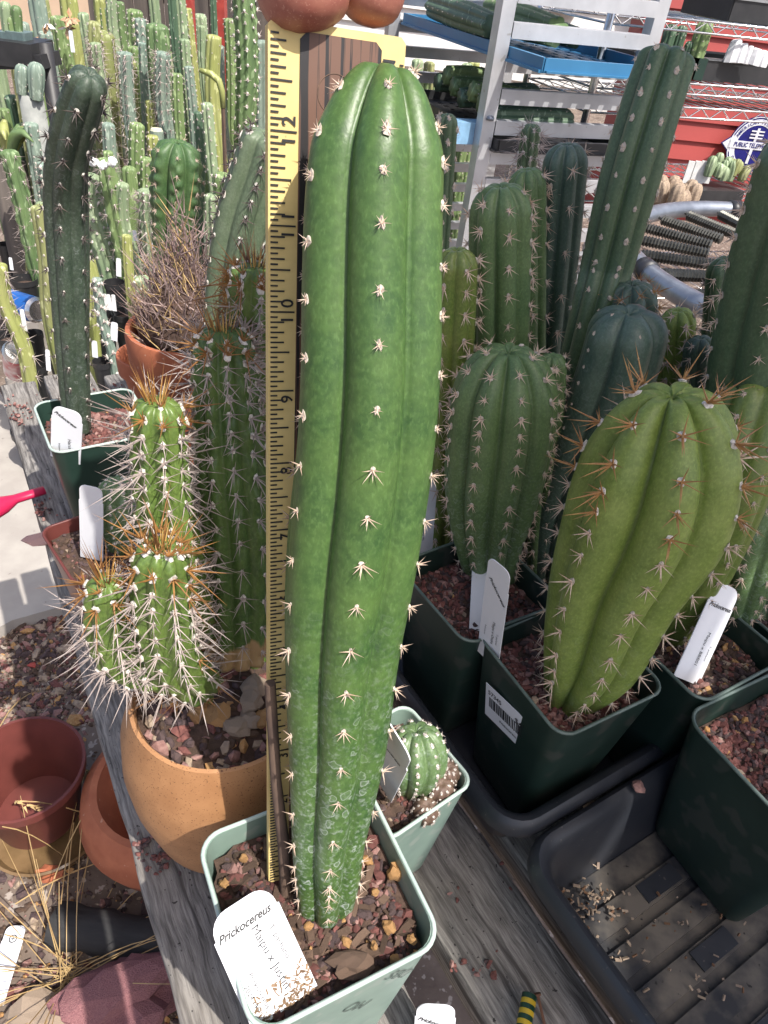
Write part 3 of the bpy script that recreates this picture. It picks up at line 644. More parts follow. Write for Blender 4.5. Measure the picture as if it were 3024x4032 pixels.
rnum('MM', RWID - 0.0052, RLEN - 0.010, 0.0055, -math.pi / 2); rnum('1', RWID - 0.0035, RLEN - 0.0158, 0.004, -math.pi / 2)

# ---- main cactus, parallel to the ruler and in front of it
cent = [(1276, 3690, 100), (1279, 3610, 190), (1289, 3430, 262), (1292, 3281, 297), (1326, 2917, 392), (1346, 2552, 461), (1385, 2187, 529), (1428, 1823, 552), (1454, 1458, 562), (1461, 1094, 566), (1472, 729, 556), (1490, 500, 520), (1520, 238, 470)]
path = []
for i, (px, py, wp) in enumerate(cent):
    f = i / (len(cent) - 1); off = 0.008 + 0.019 * min(1, f * 1.5)
    path.append(onplane(px, py, R0 + RN * off, RN))
st_main = None
rad = [m_of(c[2] / 2, p) for c, p in zip(cent, path)]; rad = [x * 1.03 for x in rad]
main, st = cactus('columnar_cactus', 'tall smooth green ribbed cactus standing beside the ruler in the pale pot', None, None, 6, 0.25, M['main'], 'main', (0.0075, 0.0215), nobj=260, rot=R(11), world=path, radii=rad, nl=120, seg=20, q=0.68, caph=2.9, cp=1.9, dimple=0.25, wob=0.035, top='main_top', top_t=0.62, seed=5, scale=(1.05, 1.25))
print('main r', rad[8], 'depth', depth(path[8]))

# stake
a = at(1128, 3545, .120); b = onplane(1063, 2690, R0 + RN * 0.009, RN); mb = MB()
mb.tube([a + V((0, 0, -.004)), a.lerp(b, .3) + V((.0006, 0, 0)), a.lerp(b, .6) + V((-.0006, 0, 0)), b], [.0026, .0027, .0023, .0022], 9); mb.v = [v - a for v in mb.v]
ob = mb.build('wooden_stake', M['twig'], None, angle=50); ob.location = a; tag(ob, 'thin brown twig stake leaning on the ruler in the pale pot', 'stake')

# front tag
quad_tag('large white name tag with mud on its lower edge in the pale pot', (803, 3625), (1062, 3478), (1262, 3915), (985, 4028), .126,
         [('Prickocereus', -0.045, 0.80, 0.152, 0.02, 0.45, 0.004), ('Maipu x Justin', 0.10, 0.44, 0.17, -math.pi / 2 + .08), ('T. pachanoi', 0.29, 0.5, 0.115, -math.pi / 2 + .08), ('Prickocereus', -0.22, 0.26, 0.10, -math.pi / 2 + .08), ('2024.146', -0.34, 0.24, 0.10, -math.pi / 2 + .08)], dirt=True)
# second tag low in front
p = at(1712, 4090, .05); plant_tag('rounded white tag standing on the plank below the pale pot', at(1700, 4200, .0), V((-.1, .28, .95)), V((0, -1, .4)), .021, .05, [('Prickocereus', 0.0, .036, .0036, -.35, .35, .0001)])

# ---- hand
def hand():
    top = R0 + RD * RLEN
    tips = {'index': (onplane(1232, -28, top, RN), .0098), 'middle': (onplane(1450, -10, top - RN * .004, RN), .0078)}
    root = thing('person', 'hand of a person pinching the top end of the ruler', 'person', V(top))
    vs = []; es = []; rs = []
    def vtx(p, r_, par=None):
        vs.append(V(p) - top); rs.append(r_)
        if par is not None: es.append((par, len(vs) - 1))
        return len(vs) - 1
    palm = V((-.05, .215, .545)); 
    pc = vtx(palm, .024); wr = vtx(palm + V((-.045, -.045, .055)), .0235, pc); fa = vtx(palm + V((-.10, -.13, .13)), .030, wr); fb = vtx(palm + V((-.15, -.24, .20)), .038, fa)
    ti = tips['index'][0]; tm = tips['middle'][0]
    def finger(k, p1, p2, p3, r0, r1, r2):
        a = vtx(k, r0, pc); b = vtx(p1, r0 * .95, a); c = vtx(p2, r1, b); vtx(p3, r2, c)
    finger(palm + V((.022, .004, .012)), ti + V((-.006, .004, .052)), ti + V((-.008, .003, .022)), ti + V((0, 0, -.011)), .0125, .0135, .0145)
    finger(palm + V((.030, .016, .004)), tm + V((.010, .020, .050)), tm + V((.002, .010, .022)), tm + V((0, 0, -.008)), .011, .0108, .0108)
    finger(palm + V((.026, .030, -.002)), palm + V((.060, .045, .002)), palm + V((.062, .035, -.022)), palm + V((.045, .022, -.026)), .0098, .009, .0078)
    finger(palm + V((.016, .038, -.004)), palm + V((.040, .060, -.002)), palm + V((.042, .050, -.022)), palm + V((.026, .036, -.026)), .0088, .0078, .0068)
    k = vtx(palm + V((-.016, .016, -.018)), .0145, pc); k2 = vtx(ti + V((-.012, .024, .026)), .012, k); vtx(ti + V((.006, .0155, .0)), .0098, k2)
    me = bpy.data.meshes.new('hand'); me.from_pydata([tuple(v) for v in vs], es, []); me.materials.append(M['flesh'])
    ob = bpy.data.objects.new('hand', me); col.objects.link(ob); ob.parent = root
    sk = ob.modifiers.new('skin', 'SKIN'); sk.use_smooth_shade = True
    for i, s_ in enumerate(me.skin_vertices[0].data): s_.radius = (rs[i], rs[i]); s_.use_root = (i == 0)
    ss = ob.modifiers.new('sub', 'SUBSURF'); ss.levels = 2; ss.render_levels = 2
    mb = MB(); mb.tube([palm + V((-.085, -.105, .11)) - top, palm + V((-.15, -.24, .20)) - top, palm + V((-.2, -.36, .24)) - top], [.038, .047, .052], 20); mb.build('sleeve', M['sleeve'], root, True)
hand()

# ================================================================== SMALL PALE POT (right, behind)
sc_, srot = V((0.026, 0.225, 0)), frot + 0.18
square_pot('small pale sage square pot with a squat white dotted cactus, touching the tall one', sc_, 0.0, 0.062, 0.105, srot, M['pale_pot'], M['lip'], 0.094, 8, taper=0.72, ng=320, gsize=0.0019, w=(2, 5, 1, .4, .2, 4))
pts = [at(1600, 3010, .092)]; b0 = V((0.036, 0.222, 0.092))
cactus('small_cactus', 'squat green cactus with rows of white woolly dots in the small pale pot', None, None, 9, 0.2, M['mid'], 'white', (0.004, 0.004), nobj=110, world=[b0, b0 + V((.001, .004, .018)), b0 + V((-.003, .012, .04))], radii=[.010, .0165, .0165], nl=30, seg=10, caph=1.0, seed=21)
for i, (dx, dy, rr_) in enumerate(((0.0155, -0.004, .0085), (0.008, -0.0165, .0075), (0.0195, .007, .008))):
    bb = b0 + V((dx, dy, 0)); cactus('cactus_offset', 'tiny purple brown globe cactus with white dots at the foot of the squat cactus', None, None, 9, 0.12, M['dkglobe'], 'white', (0.0028, 0.0028), nobj=40, world=[bb, bb + V((0, 0, rr_ * .8)), bb + V((0, -.001, rr_ * 1.9))], radii=[rr_ * .8, rr_, rr_], nl=14, seg=6, caph=1.0, seed=30 + i, scale=(.7, .7), group='globe offsets in the small pale pot')
quad_tag('grey white tag leaning between the tall cactus and the squat dotted cactus', (1500, 2790), (1620, 2985), (1545, 3150), (1440, 3010), .1, [('Prickocereus', 0.0, .7, .14, 0.5, .35, .004)])

# ================================================================== TAN POT AND SPINY CACTUS
tc = at(880, 2790, .125); tc.z = 0
print('tan', tc)
tprof = [(.030, 0), (.036, .002), (.048, .03), (.0555, .065), (.0575, .09), (.0555, .115), (.050, .134), (.0485, .140), (.0465, .1405), (.045, .137), (.047, .12), (.047, .09), (.02, .07)]
tp = round_pot('stoneware_pot', 'rounded tan speckled stoneware pot holding the spiny clustering cactus', tc, tprof, M['tan'], 0.125, .0475, n=56)
def place_t(rr):
    a = rr.random() * 6.28; q = math.sqrt(rr.random()) * .043; return tc + V((q * math.cos(a), q * math.sin(a), .127 + rr.uniform(0, .003)))
gravel(tp, 'gravel', 260, place_t, .0034, (2, 4, 2, 3, 1, 2), 17, tc)
rr = random.Random(6)
for px, py, s_ in ((780, 2790, .009), (860, 2815, .010), (930, 2860, .009), (990, 2760, .010), (1010, 2700, .010), (985, 2840, .008), (700, 2760, .007), (1040, 2830, .008)):
    inst('stone', rock_mesh('stone', M['g_pale'] if px % 20 else M['g_tan'], px, .6, 2), tp, Matrix.Translation(at(px, py, .131) - tc) @ Matrix.Rotation(rr.random() * 6, 4, 'Z') @ Matrix.Scale(s_ * .72, 4))
spiny = thing('clustering_cactus', 'spiny clustering cactus with orange crowns and long white spines in the tan pot', 'cactus', V((tc.x, tc.y, .125)))
so_ = V((tc.x, tc.y, .125))
ty = tc.y
STEMS = [([(940, 2560, ty + .012), (935, 2200, ty + .018), (905, 1800, ty + .026), (885, 1500, ty + .032), (880, 1290, ty + .036)], [250, 285, 275, 255, 225], 10, M['spiny'], 5),
         ([(760, 2480, ty - .004), (700, 2250, ty - .004), (650, 2000, ty + .0), (625, 1780, ty + .004), (622, 1570, ty + .006)], [170, 215, 225, 220, 200], 9, M['spiny0'], 6),
         ([(790, 2700, ty - .018), (690, 2610, ty - .03), (650, 2480, ty - .034), (632, 2320, ty - .034), (635, 2140, ty - .034)], [170, 215, 225, 225, 205], 9, M['spiny2'], 7),
         ([(830, 2690, ty - .008), (640, 2650, ty - .03), (490, 2600, ty - .036), (430, 2450, ty - .036), (420, 2280, ty - .036)], [110, 160, 180, 185, 155], 8, M['spiny2'], 8),
         ([(985, 2200, ty + .04), (985, 1700, ty + .05), (1000, 1300, ty + .056), (1010, 1040, ty + .06)], [200, 220, 225, 210], 9, M['spiny0'], 9)]
for pts, wid, ribs, sm, sd_ in STEMS:
    pa = px_path(pts); ra = [m_of(x / 2, p) for x, p in zip(wid, pa)]
    if pa[0].z > .2: pa.insert(0, V((pa[0].x, pa[0].y, .125))); ra.insert(0, ra[0])
    s_ = Stem(pa, ra, ribs, .2, rot=.2 * sd_, nl=60, seg=8, q=.8, bumpn=12, bumpa=.06, caph=1.2, seed=sd_)
    mb = MB(); s_.body(mb); mb.v = [v - so_ for v in mb.v]; ob = mb.build('stem', sm, spiny, True); rq = random.Random(sd_)
    put_areoles(spiny, ob, s_.areoles(.0105, .0085, t0=.05, r=rq), so_, SC['long'], 60, rq, SC['longo'], .875, scale=(.85, 1.0))
    apex = s_.frames[-1]; mb = MB()
    for i in range(34):
        a = rq.random() * 6.28; q = rq.random() ** .5; d = apex[2] + (apex[3] * math.cos(a) + apex[4] * math.sin(a)) * q * .5
        mb.cone(apex[1] + (apex[3] * math.cos(a) + apex[4] * math.sin(a)) * q * ra[-1] * .45 - so_, d, rq.uniform(.006, .014) if i % 2 else rq.uniform(.012, .024), .00042 if i % 2 else .0003, i % 2, 4)
    ob2 = mb.build('spine_crown', [M['spine_o'], M['spine_straw']], ob); ob2['kind'] = 'stuff'

# ================================================================== HARAS POT, back left on the bench
hc = (at(90, 1680, .12) + at(470, 1740, .12)) / 2 + V((.012, .02, 0)); hc = V((hc.x, hc.y, 0)); print('haras', hc)
hrot = math.atan2((at(450, 1760, .12) - at(143, 1822, .12)).y, (at(450, 1760, .12) - at(143, 1822, .12)).x)
square_pot('green square pot of red lava rock behind the spiny cactus', hc, 0, .082, .125, hrot, M['teal_pot'], M['lip'], .108, 9, ng=520, gsize=.003, w=(5, 3, 2, .3, .3, .1), taper=.74)
yb = hc.y
cactus('columnar_cactus', 'tall dark green dark spined cactus bending at its top in the green lava rock pot', [(305, 1690, yb), (290, 1450, yb), (275, 1150, yb), (262, 850, yb), (262, 650, yb - .01), (300, 470, yb - .02), (358, 285, yb - .03)], [105, 125, 150, 165, 165, 175, 150], 6, .2, M['haras'], 'dark', (.013, .03), nobj=150, rot=R(8), nl=80, seg=14, q=.8, bumpn=0, caph=1.7, seed=12, scale=(.6, 1.0), wob=.06)
tag_px('white name tag standing in the green lava rock pot', (258, 1812), (266, 1610), .112, 120, [('Prickocereus', -.05, .8, .15, -.5, .4, .004), ('Haras', .12, .35, .17, -math.pi / 2 + .1), ('Prickocereus', -.2, .2, .09, -math.pi / 2 + .1)])
# pale chip on the rim corner of that pot
# red pot behind the spiny one
rc = at(330, 2150, .085); rc = V((rc.x + .012, rc.y + .01, 0)); print('redpot', rc)
square_pot('dull red square pot tucked behind the spiny cactus', rc, 0, .072, .085, hrot + .15, M['brown_pot'], M['brown_pot'], .075, 19, ng=260, gsize=.002, w=(1, 4, 2, 1, .3, 3))
bb = rc + V((.012, .008, .075)); cactus('small_cactus', 'short dusty green cactus with white spines behind the spiny cluster in the red pot', None, None, 9, .18, M['mid'], 'white', (.005, .005), nobj=60, world=[bb, bb + V((0, 0, .03)), bb + V((0, .004, .062))], radii=[.014, .017, .016], nl=24, seg=8, seed=44)
tag_px('plain white blank tag standing in the dull red pot', (362, 2200), (358, 1915), .078, 92)
# pink shard on the plank edge
p = at(190, 2130, .0); ob = inst('stone_shard', rock_mesh('stone_shard', M['pinkchip'], 5, .25, 2), None, Matrix.Translation(p + V((0, 0, .005))) @ Matrix.Rotation(.6, 4, 'Z') @ Matrix.Diagonal((.018, .010, .018, 1))); tag(ob, 'flat pale pink shard lying on the plank edge beside the red pot', 'stone')
# magenta scoop
a = at(175, 1930, .012); b = at(60, 1965, .012); c = at(-40, 2010, .012); d = at(-130, 2060, .012)
mb = MB(); mb.tube([a, a.lerp(b, .5), b, b.lerp(c, .5), c, d], [.0052, .0054, .0056, .0105, .0125, .012], 12); mb.v = [V((v.x, v.y, .012 + (v.z - .012) * .72)) - a for v in mb.v]
ob = mb.build('scoop', M['magenta'], None, True); ob.location = a; tag(ob, 'bright magenta plastic scoop with its handle on the plank', 'scoop')
# loose lava crumbs on planks
rg = random.Random(3); mb = MB()
for (px, py, sx, n) in ((70, 1620, 90, 60), (140, 2010, 70, 50), (420, 1545, 120, 40), (330, 1600, 60, 40), (560, 3330, 70, 25), (640, 3390, 90, 30), (1900, 3500, 130, 20), (1850, 3800, 100, 14)):
    for i in range(n):
        p = at(px + rg.gauss(0, sx * .5), py + rg.gauss(0, sx * .35), .002)
        off = p.dot(pn)
        if any(min(q[0], q[2]) + .004 < off < min(q[1], q[3]) - .004 for q in PL): add_rock(mb, p, rg.uniform(.0008, .0024), rg.choice((0, 0, 1, 2)), rg)
ob = mb.build('lava_crumbs', GM); tag(ob, 'scattered red lava rock crumbs on the grey planks', 'gravel', None, 'stuff')

# ================================================================== TERRACOTTA POTS AT THE BACK
def terra_prof(r_, h): return [(r_ * .62, 0), (r_ * .86, h * .70), (r_ * .87, h * .71), (r_ * .97, h * .715), (r_ * 1.0, h * .73), (r_ * 1.02, h * .96), (r_ * 1.0, h), (r_ * .93, h), (r_ * .9, h * .95), (r_ * .85, h * .72), (r_ * .55, .02)]
Yt = .66
tcz = aty(740, 1440, Yt)            # bottom-ish
rim = aty(740, 1290, Yt); rw = m_of(235, rim); tb = V((rim.x, rim.y, 0)); print('terra', rim, rw)
round_pot('terracotta_pot', 'terracotta pot filled with a dry bristly spine clump', tb, terra_prof(rw, max(.1, rim.z)), M['terra'], max(.1, rim.z) * .9, rw * .86)
def bristle():
    rr = random.Random(9); root = thing('bristly_cactus', 'dry greyish brown bristly clump of long spines in the terracotta pot', 'cactus', V((tb.x, tb.y, rim.z * .9)))
    mb = MB(); mb.lathe([(rw * .8, 0), (rw * .75, .03), (rw * .5, .055), (.002, .065)], 20); mb.build('mound', M['soil'], root, True)
    mb = MB(); mid = MB()
    for i in range(1500):
        a = rr.random() * 6.28; q = rr.random() ** .6; base = V((math.cos(a) * q * rw * .8, math.sin(a) * q * rw * .8, .0 + .05 * (1 - q)))
        q *= .85; hz = rr.uniform(.02, .085) * (1.25 - .7 * q); p = base + V((0, 0, hz * rr.random()))
        d = V((math.cos(a) * q * .35 + rr.gauss(0, .45), math.sin(a) * q * .35 + rr.gauss(0, .45), rr.uniform(.4, 1.2)))
        (mb if i % 5 else mid).cone(p, d, rr.uniform(.015, .04), .0008, 0, 3)
    o = mb.build('dry_spines', M['dryspine'], root); o['kind'] = 'stuff'; o = mid.build('straw_spines', M['straw'], root); o['kind'] = 'stuff'
bristle()
p2 = aty(520, 1370, .72); r2 = m_of(80, p2) * 1.6
round_pot('terracotta_pot', 'empty terracotta pot half hidden behind the bristle filled terracotta pot', V((p2.x + r2 * .55, p2.y, 0)), terra_prof(r2, .075), M['terra'], .03, r2 * .6)

# ================================================================== RIGHT: TRAYS
TZ = 0.004
def ring_rect(hx, hy, cr, z, mt, c, n=6):
    pts = []
    for qx, qy, a0 in ((1, 1, 0), (-1, 1, 90), (-1, -1, 180), (1, -1, 270)):
        for i in range(n + 1):
            a = R(a0 + 90 * i / n); pts.append(mt @ V((qx * (hx - cr) + cr * math.cos(a), qy * (hy - cr) + cr * math.sin(a), z)) + c)
    return pts
def tray(label, corner, ux, uy, lx, ly, h, z0, group=None, slats=True):
    """corner: rim corner nearest the bench edge; ux, uy unit directions of the sides"""
    c = V((corner.x, corner.y, 0)) + ux * lx / 2 + uy * ly / 2; o = V((c.x, c.y, z0)); root = thing('seedling_tray', label, 'tray', o, group)
    mt = Matrix((ux, uy, V((0, 0, 1)))).transposed(); mb = MB(); z = V((0, 0, 0)); a, b = lx / 2, ly / 2; w = .011
    pr = [(w + .012, 0, .012), (w + .010, .002, .014), (w, h - .010, .018), (w - .0005, h - .005, .018), (w - .004, h - .001, .020), (w - .007, h, .022), (.002, h - .002, .024), (0, h - .006, .025), (0, h - .012, .025)]
    # outer wall + rim (rolled) and inner wall
    rings = [ring_rect(a - q, b - q, cr, zz, mt, z) for q, zz, cr in pr]
    mb.loft([ring_rect(a - w - .012, b - w - .012, .012, .0025, mt, z)] + [ring_rect(a - w - .0015, b - w - .0015, .017, h - .010, mt, z)] + rings[3:], 0, True, False)
    mb.loft(rings[:3], 0, True, False)
    mb.build('shell', M['tray'], root, angle=45)
    if slats:
        mb = MB(); mb.add([mt @ V((x, y, .0032)) for x, y in ((-a + w + .013, -b + w + .013), (a - w - .013, -b + w + .013), (a - w - .013, b - w - .013), (-a + w + .013, b - w - .013))], [(0, 1, 2, 3)]); mb.build('floor', M['tray_dust'], root)
        n = int((ly - .05) / .022)
        for i in range(n):
            yy = -b + .03 + i * .022; mb = MB(); k = 0
            x = -a + w + .016; e = a - w - .016
            mb.box(mt @ V(((x + e) / 2, yy, .0048)), ((e - x) / 2, .0075, .0016), 0, mt); ob = mb.build('floor_rib', M['tray_dust'], root)
            for xx in (-.045, .03, .1):
                if -a + .04 < xx < a - .04 and i % 2 == 0:
                    mb = MB(); mb.box(mt @ V((xx, yy, .0068)), (.016, .0058, .0008), 0, mt); mb.build('floor_boss', M['tray'], root)
    return root
tu = (at(2790, 2868, .06) - at(2100, 3285, .06)); tu.z = 0; tu.normalize(); tv = V((-tu.y, tu.x, 0)); print('tray dir', tu, tv)
fcorner = at(2022, 3340, .058)
# front tray: its far-left corner is fcorner, extends along tu (right) and -tv (towards camera)
tray('empty black ribbed tray with dusty floor in front of the potted cacti', fcorner - tv * .52, tu, tv, .28, .52, .056, TZ)
ucorner = at(2010, 3318, .064)
tray('black tray holding the dark green square pots, overlapping the empty tray', ucorner, tu, tv, .36, .52, .062, .002, slats=False)
# debris in tray
rg = random.Random(8); mb = MB()
for i in range(130):
    px, py = (2330 + rg.gauss(0, 60), 3560 + rg.gauss(0, 50)) if i < 80 else (rg.uniform(2400, 2950), rg.uniform(3500, 3950)); p = at(px, py, .014)
    mb.box(p, (rg.uniform(.0006, .0022), rg.uniform(.0003, .0009), .0004), rg.choice((0, 0, 1)), rand_rot(rg))
ob = mb.build('leaf_litter', [M['g_pale'], M['leaf']]); tag(ob, 'dry leaf crumbs on the floor of the empty tray', 'litter', None, 'stuff')
p = at(2510, 3105, .062); ob = inst('stone', rock_mesh('stone', M['g_pink'], 3, .7, 2), None, Matrix.Translation(p + V((0, 0, .002))) @ Matrix.Scale(.0042, 4)); tag(ob, 'small pink stone lying on the tray rim', 'stone')

# ================================================================== RIGHT: POTS
# pot C
C1, C2, C3 = at(1863, 2500, .132), at(2243, 2903, .132), at(2643, 2711, .132)
cc = (C1 + C3) / 2; crot = math.atan2((C3 - C2).y, (C3 - C2).x); ZT = .008; print('C', cc, (C1 - C2).length, (C3 - C2).length)
potC, soC, sC = square_pot('dark green square pot with a barcode price sticker', V((cc.x, cc.y, 0)), ZT, .083, .124, crot, M['green_pot'], M['lip_d'], .106, 41, taper=.72, ng=1000, gsize=.0024, w=(5, 2, 4, .5, .1, .2))
ybc = cc.y
bC = at(2235, 2745, .114)
cactus('columnar_cactus', 'plump yellow green cactus with amber spines in the dark pot with the price sticker', None, None, 7, .34, M['lime'], 'pinkl', (.0105, .020), nobj=140, rot=R(-4), world=(WC := [bC + V((0, 0, -.003)), aty(2324, 2580, bC.y + .002), aty(2420, 2300, bC.y + .006), aty(2544, 2030, bC.y + .010), aty(2614, 1800, bC.y + .013), aty(2655, 1530, bC.y + .015)]), radii=[m_of(x / 2, p) for x, p in zip((190, 380, 510, 628, 618, 560), WC)], nl=90, seg=18, q=.6, caph=1.55, dimple=.18, wob=.03, top='amber', top_t=.66, seed=51, scale=(.85, 1.1))
# price sticker on left-front face of pot C
ld = V((C2.x - C1.x, C2.y - C1.y, 0)).normalized(); ln = V((ld.y, -ld.x, 0))
if ln.y > 0: ln = -ln
slC = (.083 / 2 * .28) / .12; lup = (V((0, 0, 1)) + ln * slC).normalized(); lnn = (ln - V((0, 0, 1)) * slC).normalized()
pC0 = V((cc.x, cc.y, ZT + .004)) + ln * (.083 / 2 * .72)
SA, SB, SD = onplane(1918, 2685, pC0, lnn), onplane(2092, 2850, pC0, lnn), onplane(1902, 2795, pC0, lnn)
smx = (SB - SA); sw = smx.length; sh = (SD - SA).length; smx.normalize(); smy = lnn.cross(smx)
cen = SA + smx * sw / 2 - smy * sh / 2 + lnn * .0006; o = V((cc.x, cc.y, ZT))
mb = MB(); mb.box(V((0, 0, 0)), (sw / 2, sh / 2, .0002)); st_ = mb.build('price_sticker', M['tag'], potC); st_.matrix_basis = frame(smx, smy, lnn, cen - o)
rq = random.Random(4); mb = MB(); x = -sw * .40
while x < sw * .34:
    wd = rq.choice((.0004, .0007, .001)); mb.box(V((x, sh * .02, .0004)), (wd / 2, sh * .15, .00008)); x += wd + rq.choice((.0004, .0006, .0009))
mb.build('barcode', M['ink'], st_)
for s_, u, v, z_ in (('57345', -.28, .30, .17), ('$45-', .33, .22, .22), ('Prickocereus', .05, -.28, .10)):
    inst('lettering', text_mesh(s_, sh * z_, 0, .00005), st_, Matrix.Translation((u * sw, v * sh, .0005)))
# tags of pot C / D
quad_tag('white tag with torn printed lower half in the pot beside the price sticker pot', (1868, 2145), (1992, 2125), (1985, 2480), (1850, 2500), .112, [('Prickocereus', -.1, .78, .14, -.2, .4, .004), ('Maipu x Debra', .0, .3, .12, -math.pi / 2)])
quad_tag('grey white tag reading a cross name at the corner of the price sticker pot', (1925, 2180), (2012, 2265), (1960, 2640), (1880, 2560), .118, [('Prickocereus', .05, .75, .19, -.75, .4, .004), ('Maipu x Ondra', .1, .33, .17, -math.pi / 2), ('T. pachanoi', .3, .3, .11, -math.pi / 2), ('Prickocereus', -.25, .3, .09, -math.pi / 2)])
# pot D (behind left)
dc = V((at(1860, 2300, .128).x + .004, at(1860, 2300, .128).y, 0)); print('D', dc)
potD, _, _ = square_pot('dark green square pot of round lava gravel left of the price sticker pot', dc, ZT, .083, .122, crot + .06, M['green_pot'], M['lip_d'], .104, 42, taper=.72, ng=850, gsize=.0024, w=(5, 3, 2, .2, .1, .1))
bD = V((at(1940, 2250, .112).x, at(1940, 2250, .112).y, .110))
cactus('columnar_cactus', 'stout mid green many ribbed cactus with water spots and pinkish spines', None, None, 9, .27, M['mid'], 'mid', (.0095, .0135), nobj=160, rot=R(14), world=(WD := [bD, aty(1925, 2150, bD.y), aty(1938, 1950, bD.y + .002), aty(1968, 1720, bD.y + .004), aty(1985, 1550, bD.y + .006), aty(2005, 1365, bD.y + .008)]), radii=[m_of(x / 2, p) for x, p in zip((210, 270, 380, 425, 425, 400), WD)], nl=80, seg=14, q=.62, caph=1.35, dimple=.18, wob=.03, seed=52, scale=(1.0, 1.3))
quad_tag('narrow white tag peeking out between the tall cactus and the stout spotted cactus', (1640, 1900), (1722, 1885), (1700, 2190), (1620, 2200), .1, [('San Pedro Yard', 0, .35, .14, math.pi / 2)])
# pot E (behind right of C)
e1 = at(2750, 2560, .128); ec = V((e1.x + .0, e1.y + .012, 0)); print('E', ec)
square_pot('dark green square pot of mixed gravel behind the price sticker pot', ec, ZT, .083, .122, crot + .02, M['green_pot'], M['lip_d'], .105, 43, taper=.72, ng=850, gsize=.0023, w=(2, 4, 2, 2.5, 1, 3))
quad_tag('white tag with half sunlit top standing in the mixed gravel pot', (2815, 2330), (2925, 2285), (2760, 2660), (2640, 2700), .119, [('Prickocereus', 0, .78, .16, .05, .4, .004), ('Maipu x BBB01', .05, .34, .15, -math.pi / 2), ('T. pachanoi', .3, .32, .09, -math.pi / 2)])
bE = V((ec.x - .008, ec.y + .018, .110))
cactus('columnar_cactus', 'slim yellow green cactus leaning right behind the plump amber spined cactus', None, None, 6, .2, M['olive'], 'mid', (.010, .015), nobj=80, rot=.2, world=[bE, aty(2700, 2350, bE.y), aty(2800, 2130, bE.y), aty(2890, 1900, bE.y), aty(2960, 1660, bE.y + .01), aty(3010, 1500, bE.y + .02)], radii=[.016, .019, .021, .021, .02, .018], nl=60, seg=10, seed=53)
# pot F (right front)
fcn = at(3010, 3080, .125); FC = V((fcn.x + .030, fcn.y + .020, 0)); print('F', FC)
square_pot('dark green square pot of red lava rock standing in the empty tray', FC, .011, .098, .118, crot - .02, M['green_pot'], M['lip_d'], .100, 44, taper=.74, ng=1400, gsize=.0024, w=(6, 4, 1.5, .4, .2, .3))
# far right pot corner
gcn = at(3010, 2480, .12); square_pot('dark green square pot with coarse soil beside the mixed gravel pot', V((gcn.x + .03, gcn.y + .02, 0)), ZT, .083, .118, crot, M['green_pot'], M['lip_d'], .102, 45, taper=.72, ng=500, gsize=.0024, w=(4, 4, 1, .4, .2, .3))
bG = V((gcn.x + .012, gcn.y + .03, .108))
cactus('columnar_cactus', 'tall dark green cactus with star spines rising at the right end of the pots', None, None, 6, .22, M['deep'], 'mid', (.010, .019), nobj=120, rot=R(-24), world=[bG, aty(2985, 2250, bG.y), aty(2985, 1900, bG.y), aty(2985, 1500, bG.y), aty(3070, 1100, bG.y), aty(3170, 760, bG.y), aty(3240, 500, bG.y)], radii=[.013, .018, .0275, .029, .029, .028, .026], nl=80, seg=12, seed=54, scale=(.8, 1.3))
cactus('columnar_cactus', 'pale green cactus with thin spines squeezed behind the tall dark cactus at the right end', None, None, 7, .2, M['mid'], 'mid', (.009, .012), nobj=60, rot=.3, world=[aty(2900, 2440, bG.y - .02), aty(2960, 2200, bG.y - .02), aty(3040, 1900, bG.y - .01), aty(3080, 1700, bG.y)], radii=[.012, .018, .018, .016], nl=40, seg=8, seed=55)
# dark blue-green leaning cactus behind C
bH = V((at(2190, 2250, .11).x, at(2190, 2250, .11).y + .02, .05)); yH = bH.y
cactus('columnar_cactus', 'smooth dark blue green few ribbed cactus leaning behind the plump yellow green one', None, None, 5, .28, M['blue'], 'tiny', (.014, .022), nobj=80, rot=R(8), world=[aty(2165, 2330, yH), aty(2210, 2050, yH), aty(2290, 1800, yH), aty(2390, 1550, yH), aty(2450, 1370, yH), aty(2480, 1215, yH)], radii=[m_of(x / 2, aty(2390, 1550, yH)) for x in (200, 245, 285, 310, 310, 290)], nl=60, seg=16, q=.62, caph=1.5, seed=56, scale=(.6, .6))
def simple(label, top, base, Y, wpx, ribs, sk, style, sp, seed, rot=.2, dep=.28, scale=(1, 1), topst=None, nobj=50, name='columnar_cactus', zb=None, caph=1.6, q=.65):
    tp_ = aty(top[0], top[1], Y); bp = aty(base[0], base[1], Y)
    if zb is not None and bp.z > zb: d = (bp - tp_).normalized(); bp = tp_ + d * ((zb - tp_.z) / d.z)
    r_ = m_of(wpx / 2, tp_)
    return cactus(name, label, None, None, ribs, dep, M[sk], style, sp, nobj=nobj, rot=rot, world=[bp, bp.lerp(tp_, .3), bp.lerp(tp_, .7), tp_], radii=[r_ * .85, r_, r_ * 1.02, r_ * .95], nl=50, seg=10, q=q, caph=caph, seed=seed, scale=scale, top=topst, top_t=.85)
YM = .47
simple('green cactus with widely spaced spines behind the stout spotted cactus', (1975, 720), (1960, 1900), YM, 270, 7, 'mid', 'mid', (.013, .021), 61, zb=.02, nobj=80, scale=(1.1, 1.3))
simple('slim olive green cactus with pink spines tight behind the tall measured cactus', (1800, 975), (1760, 1900), .44, 180, 6, 'olive', 'pinkl', (.012, .018), 62, zb=.02, rot=.5)
simple('paler green cactus with long pale spines between two darker ones', (2075, 660), (2080, 1500), .56, 165, 7, 'mid', 'pinkl', (.02, .03), 63, zb=.0, scale=(.9, 1.1))
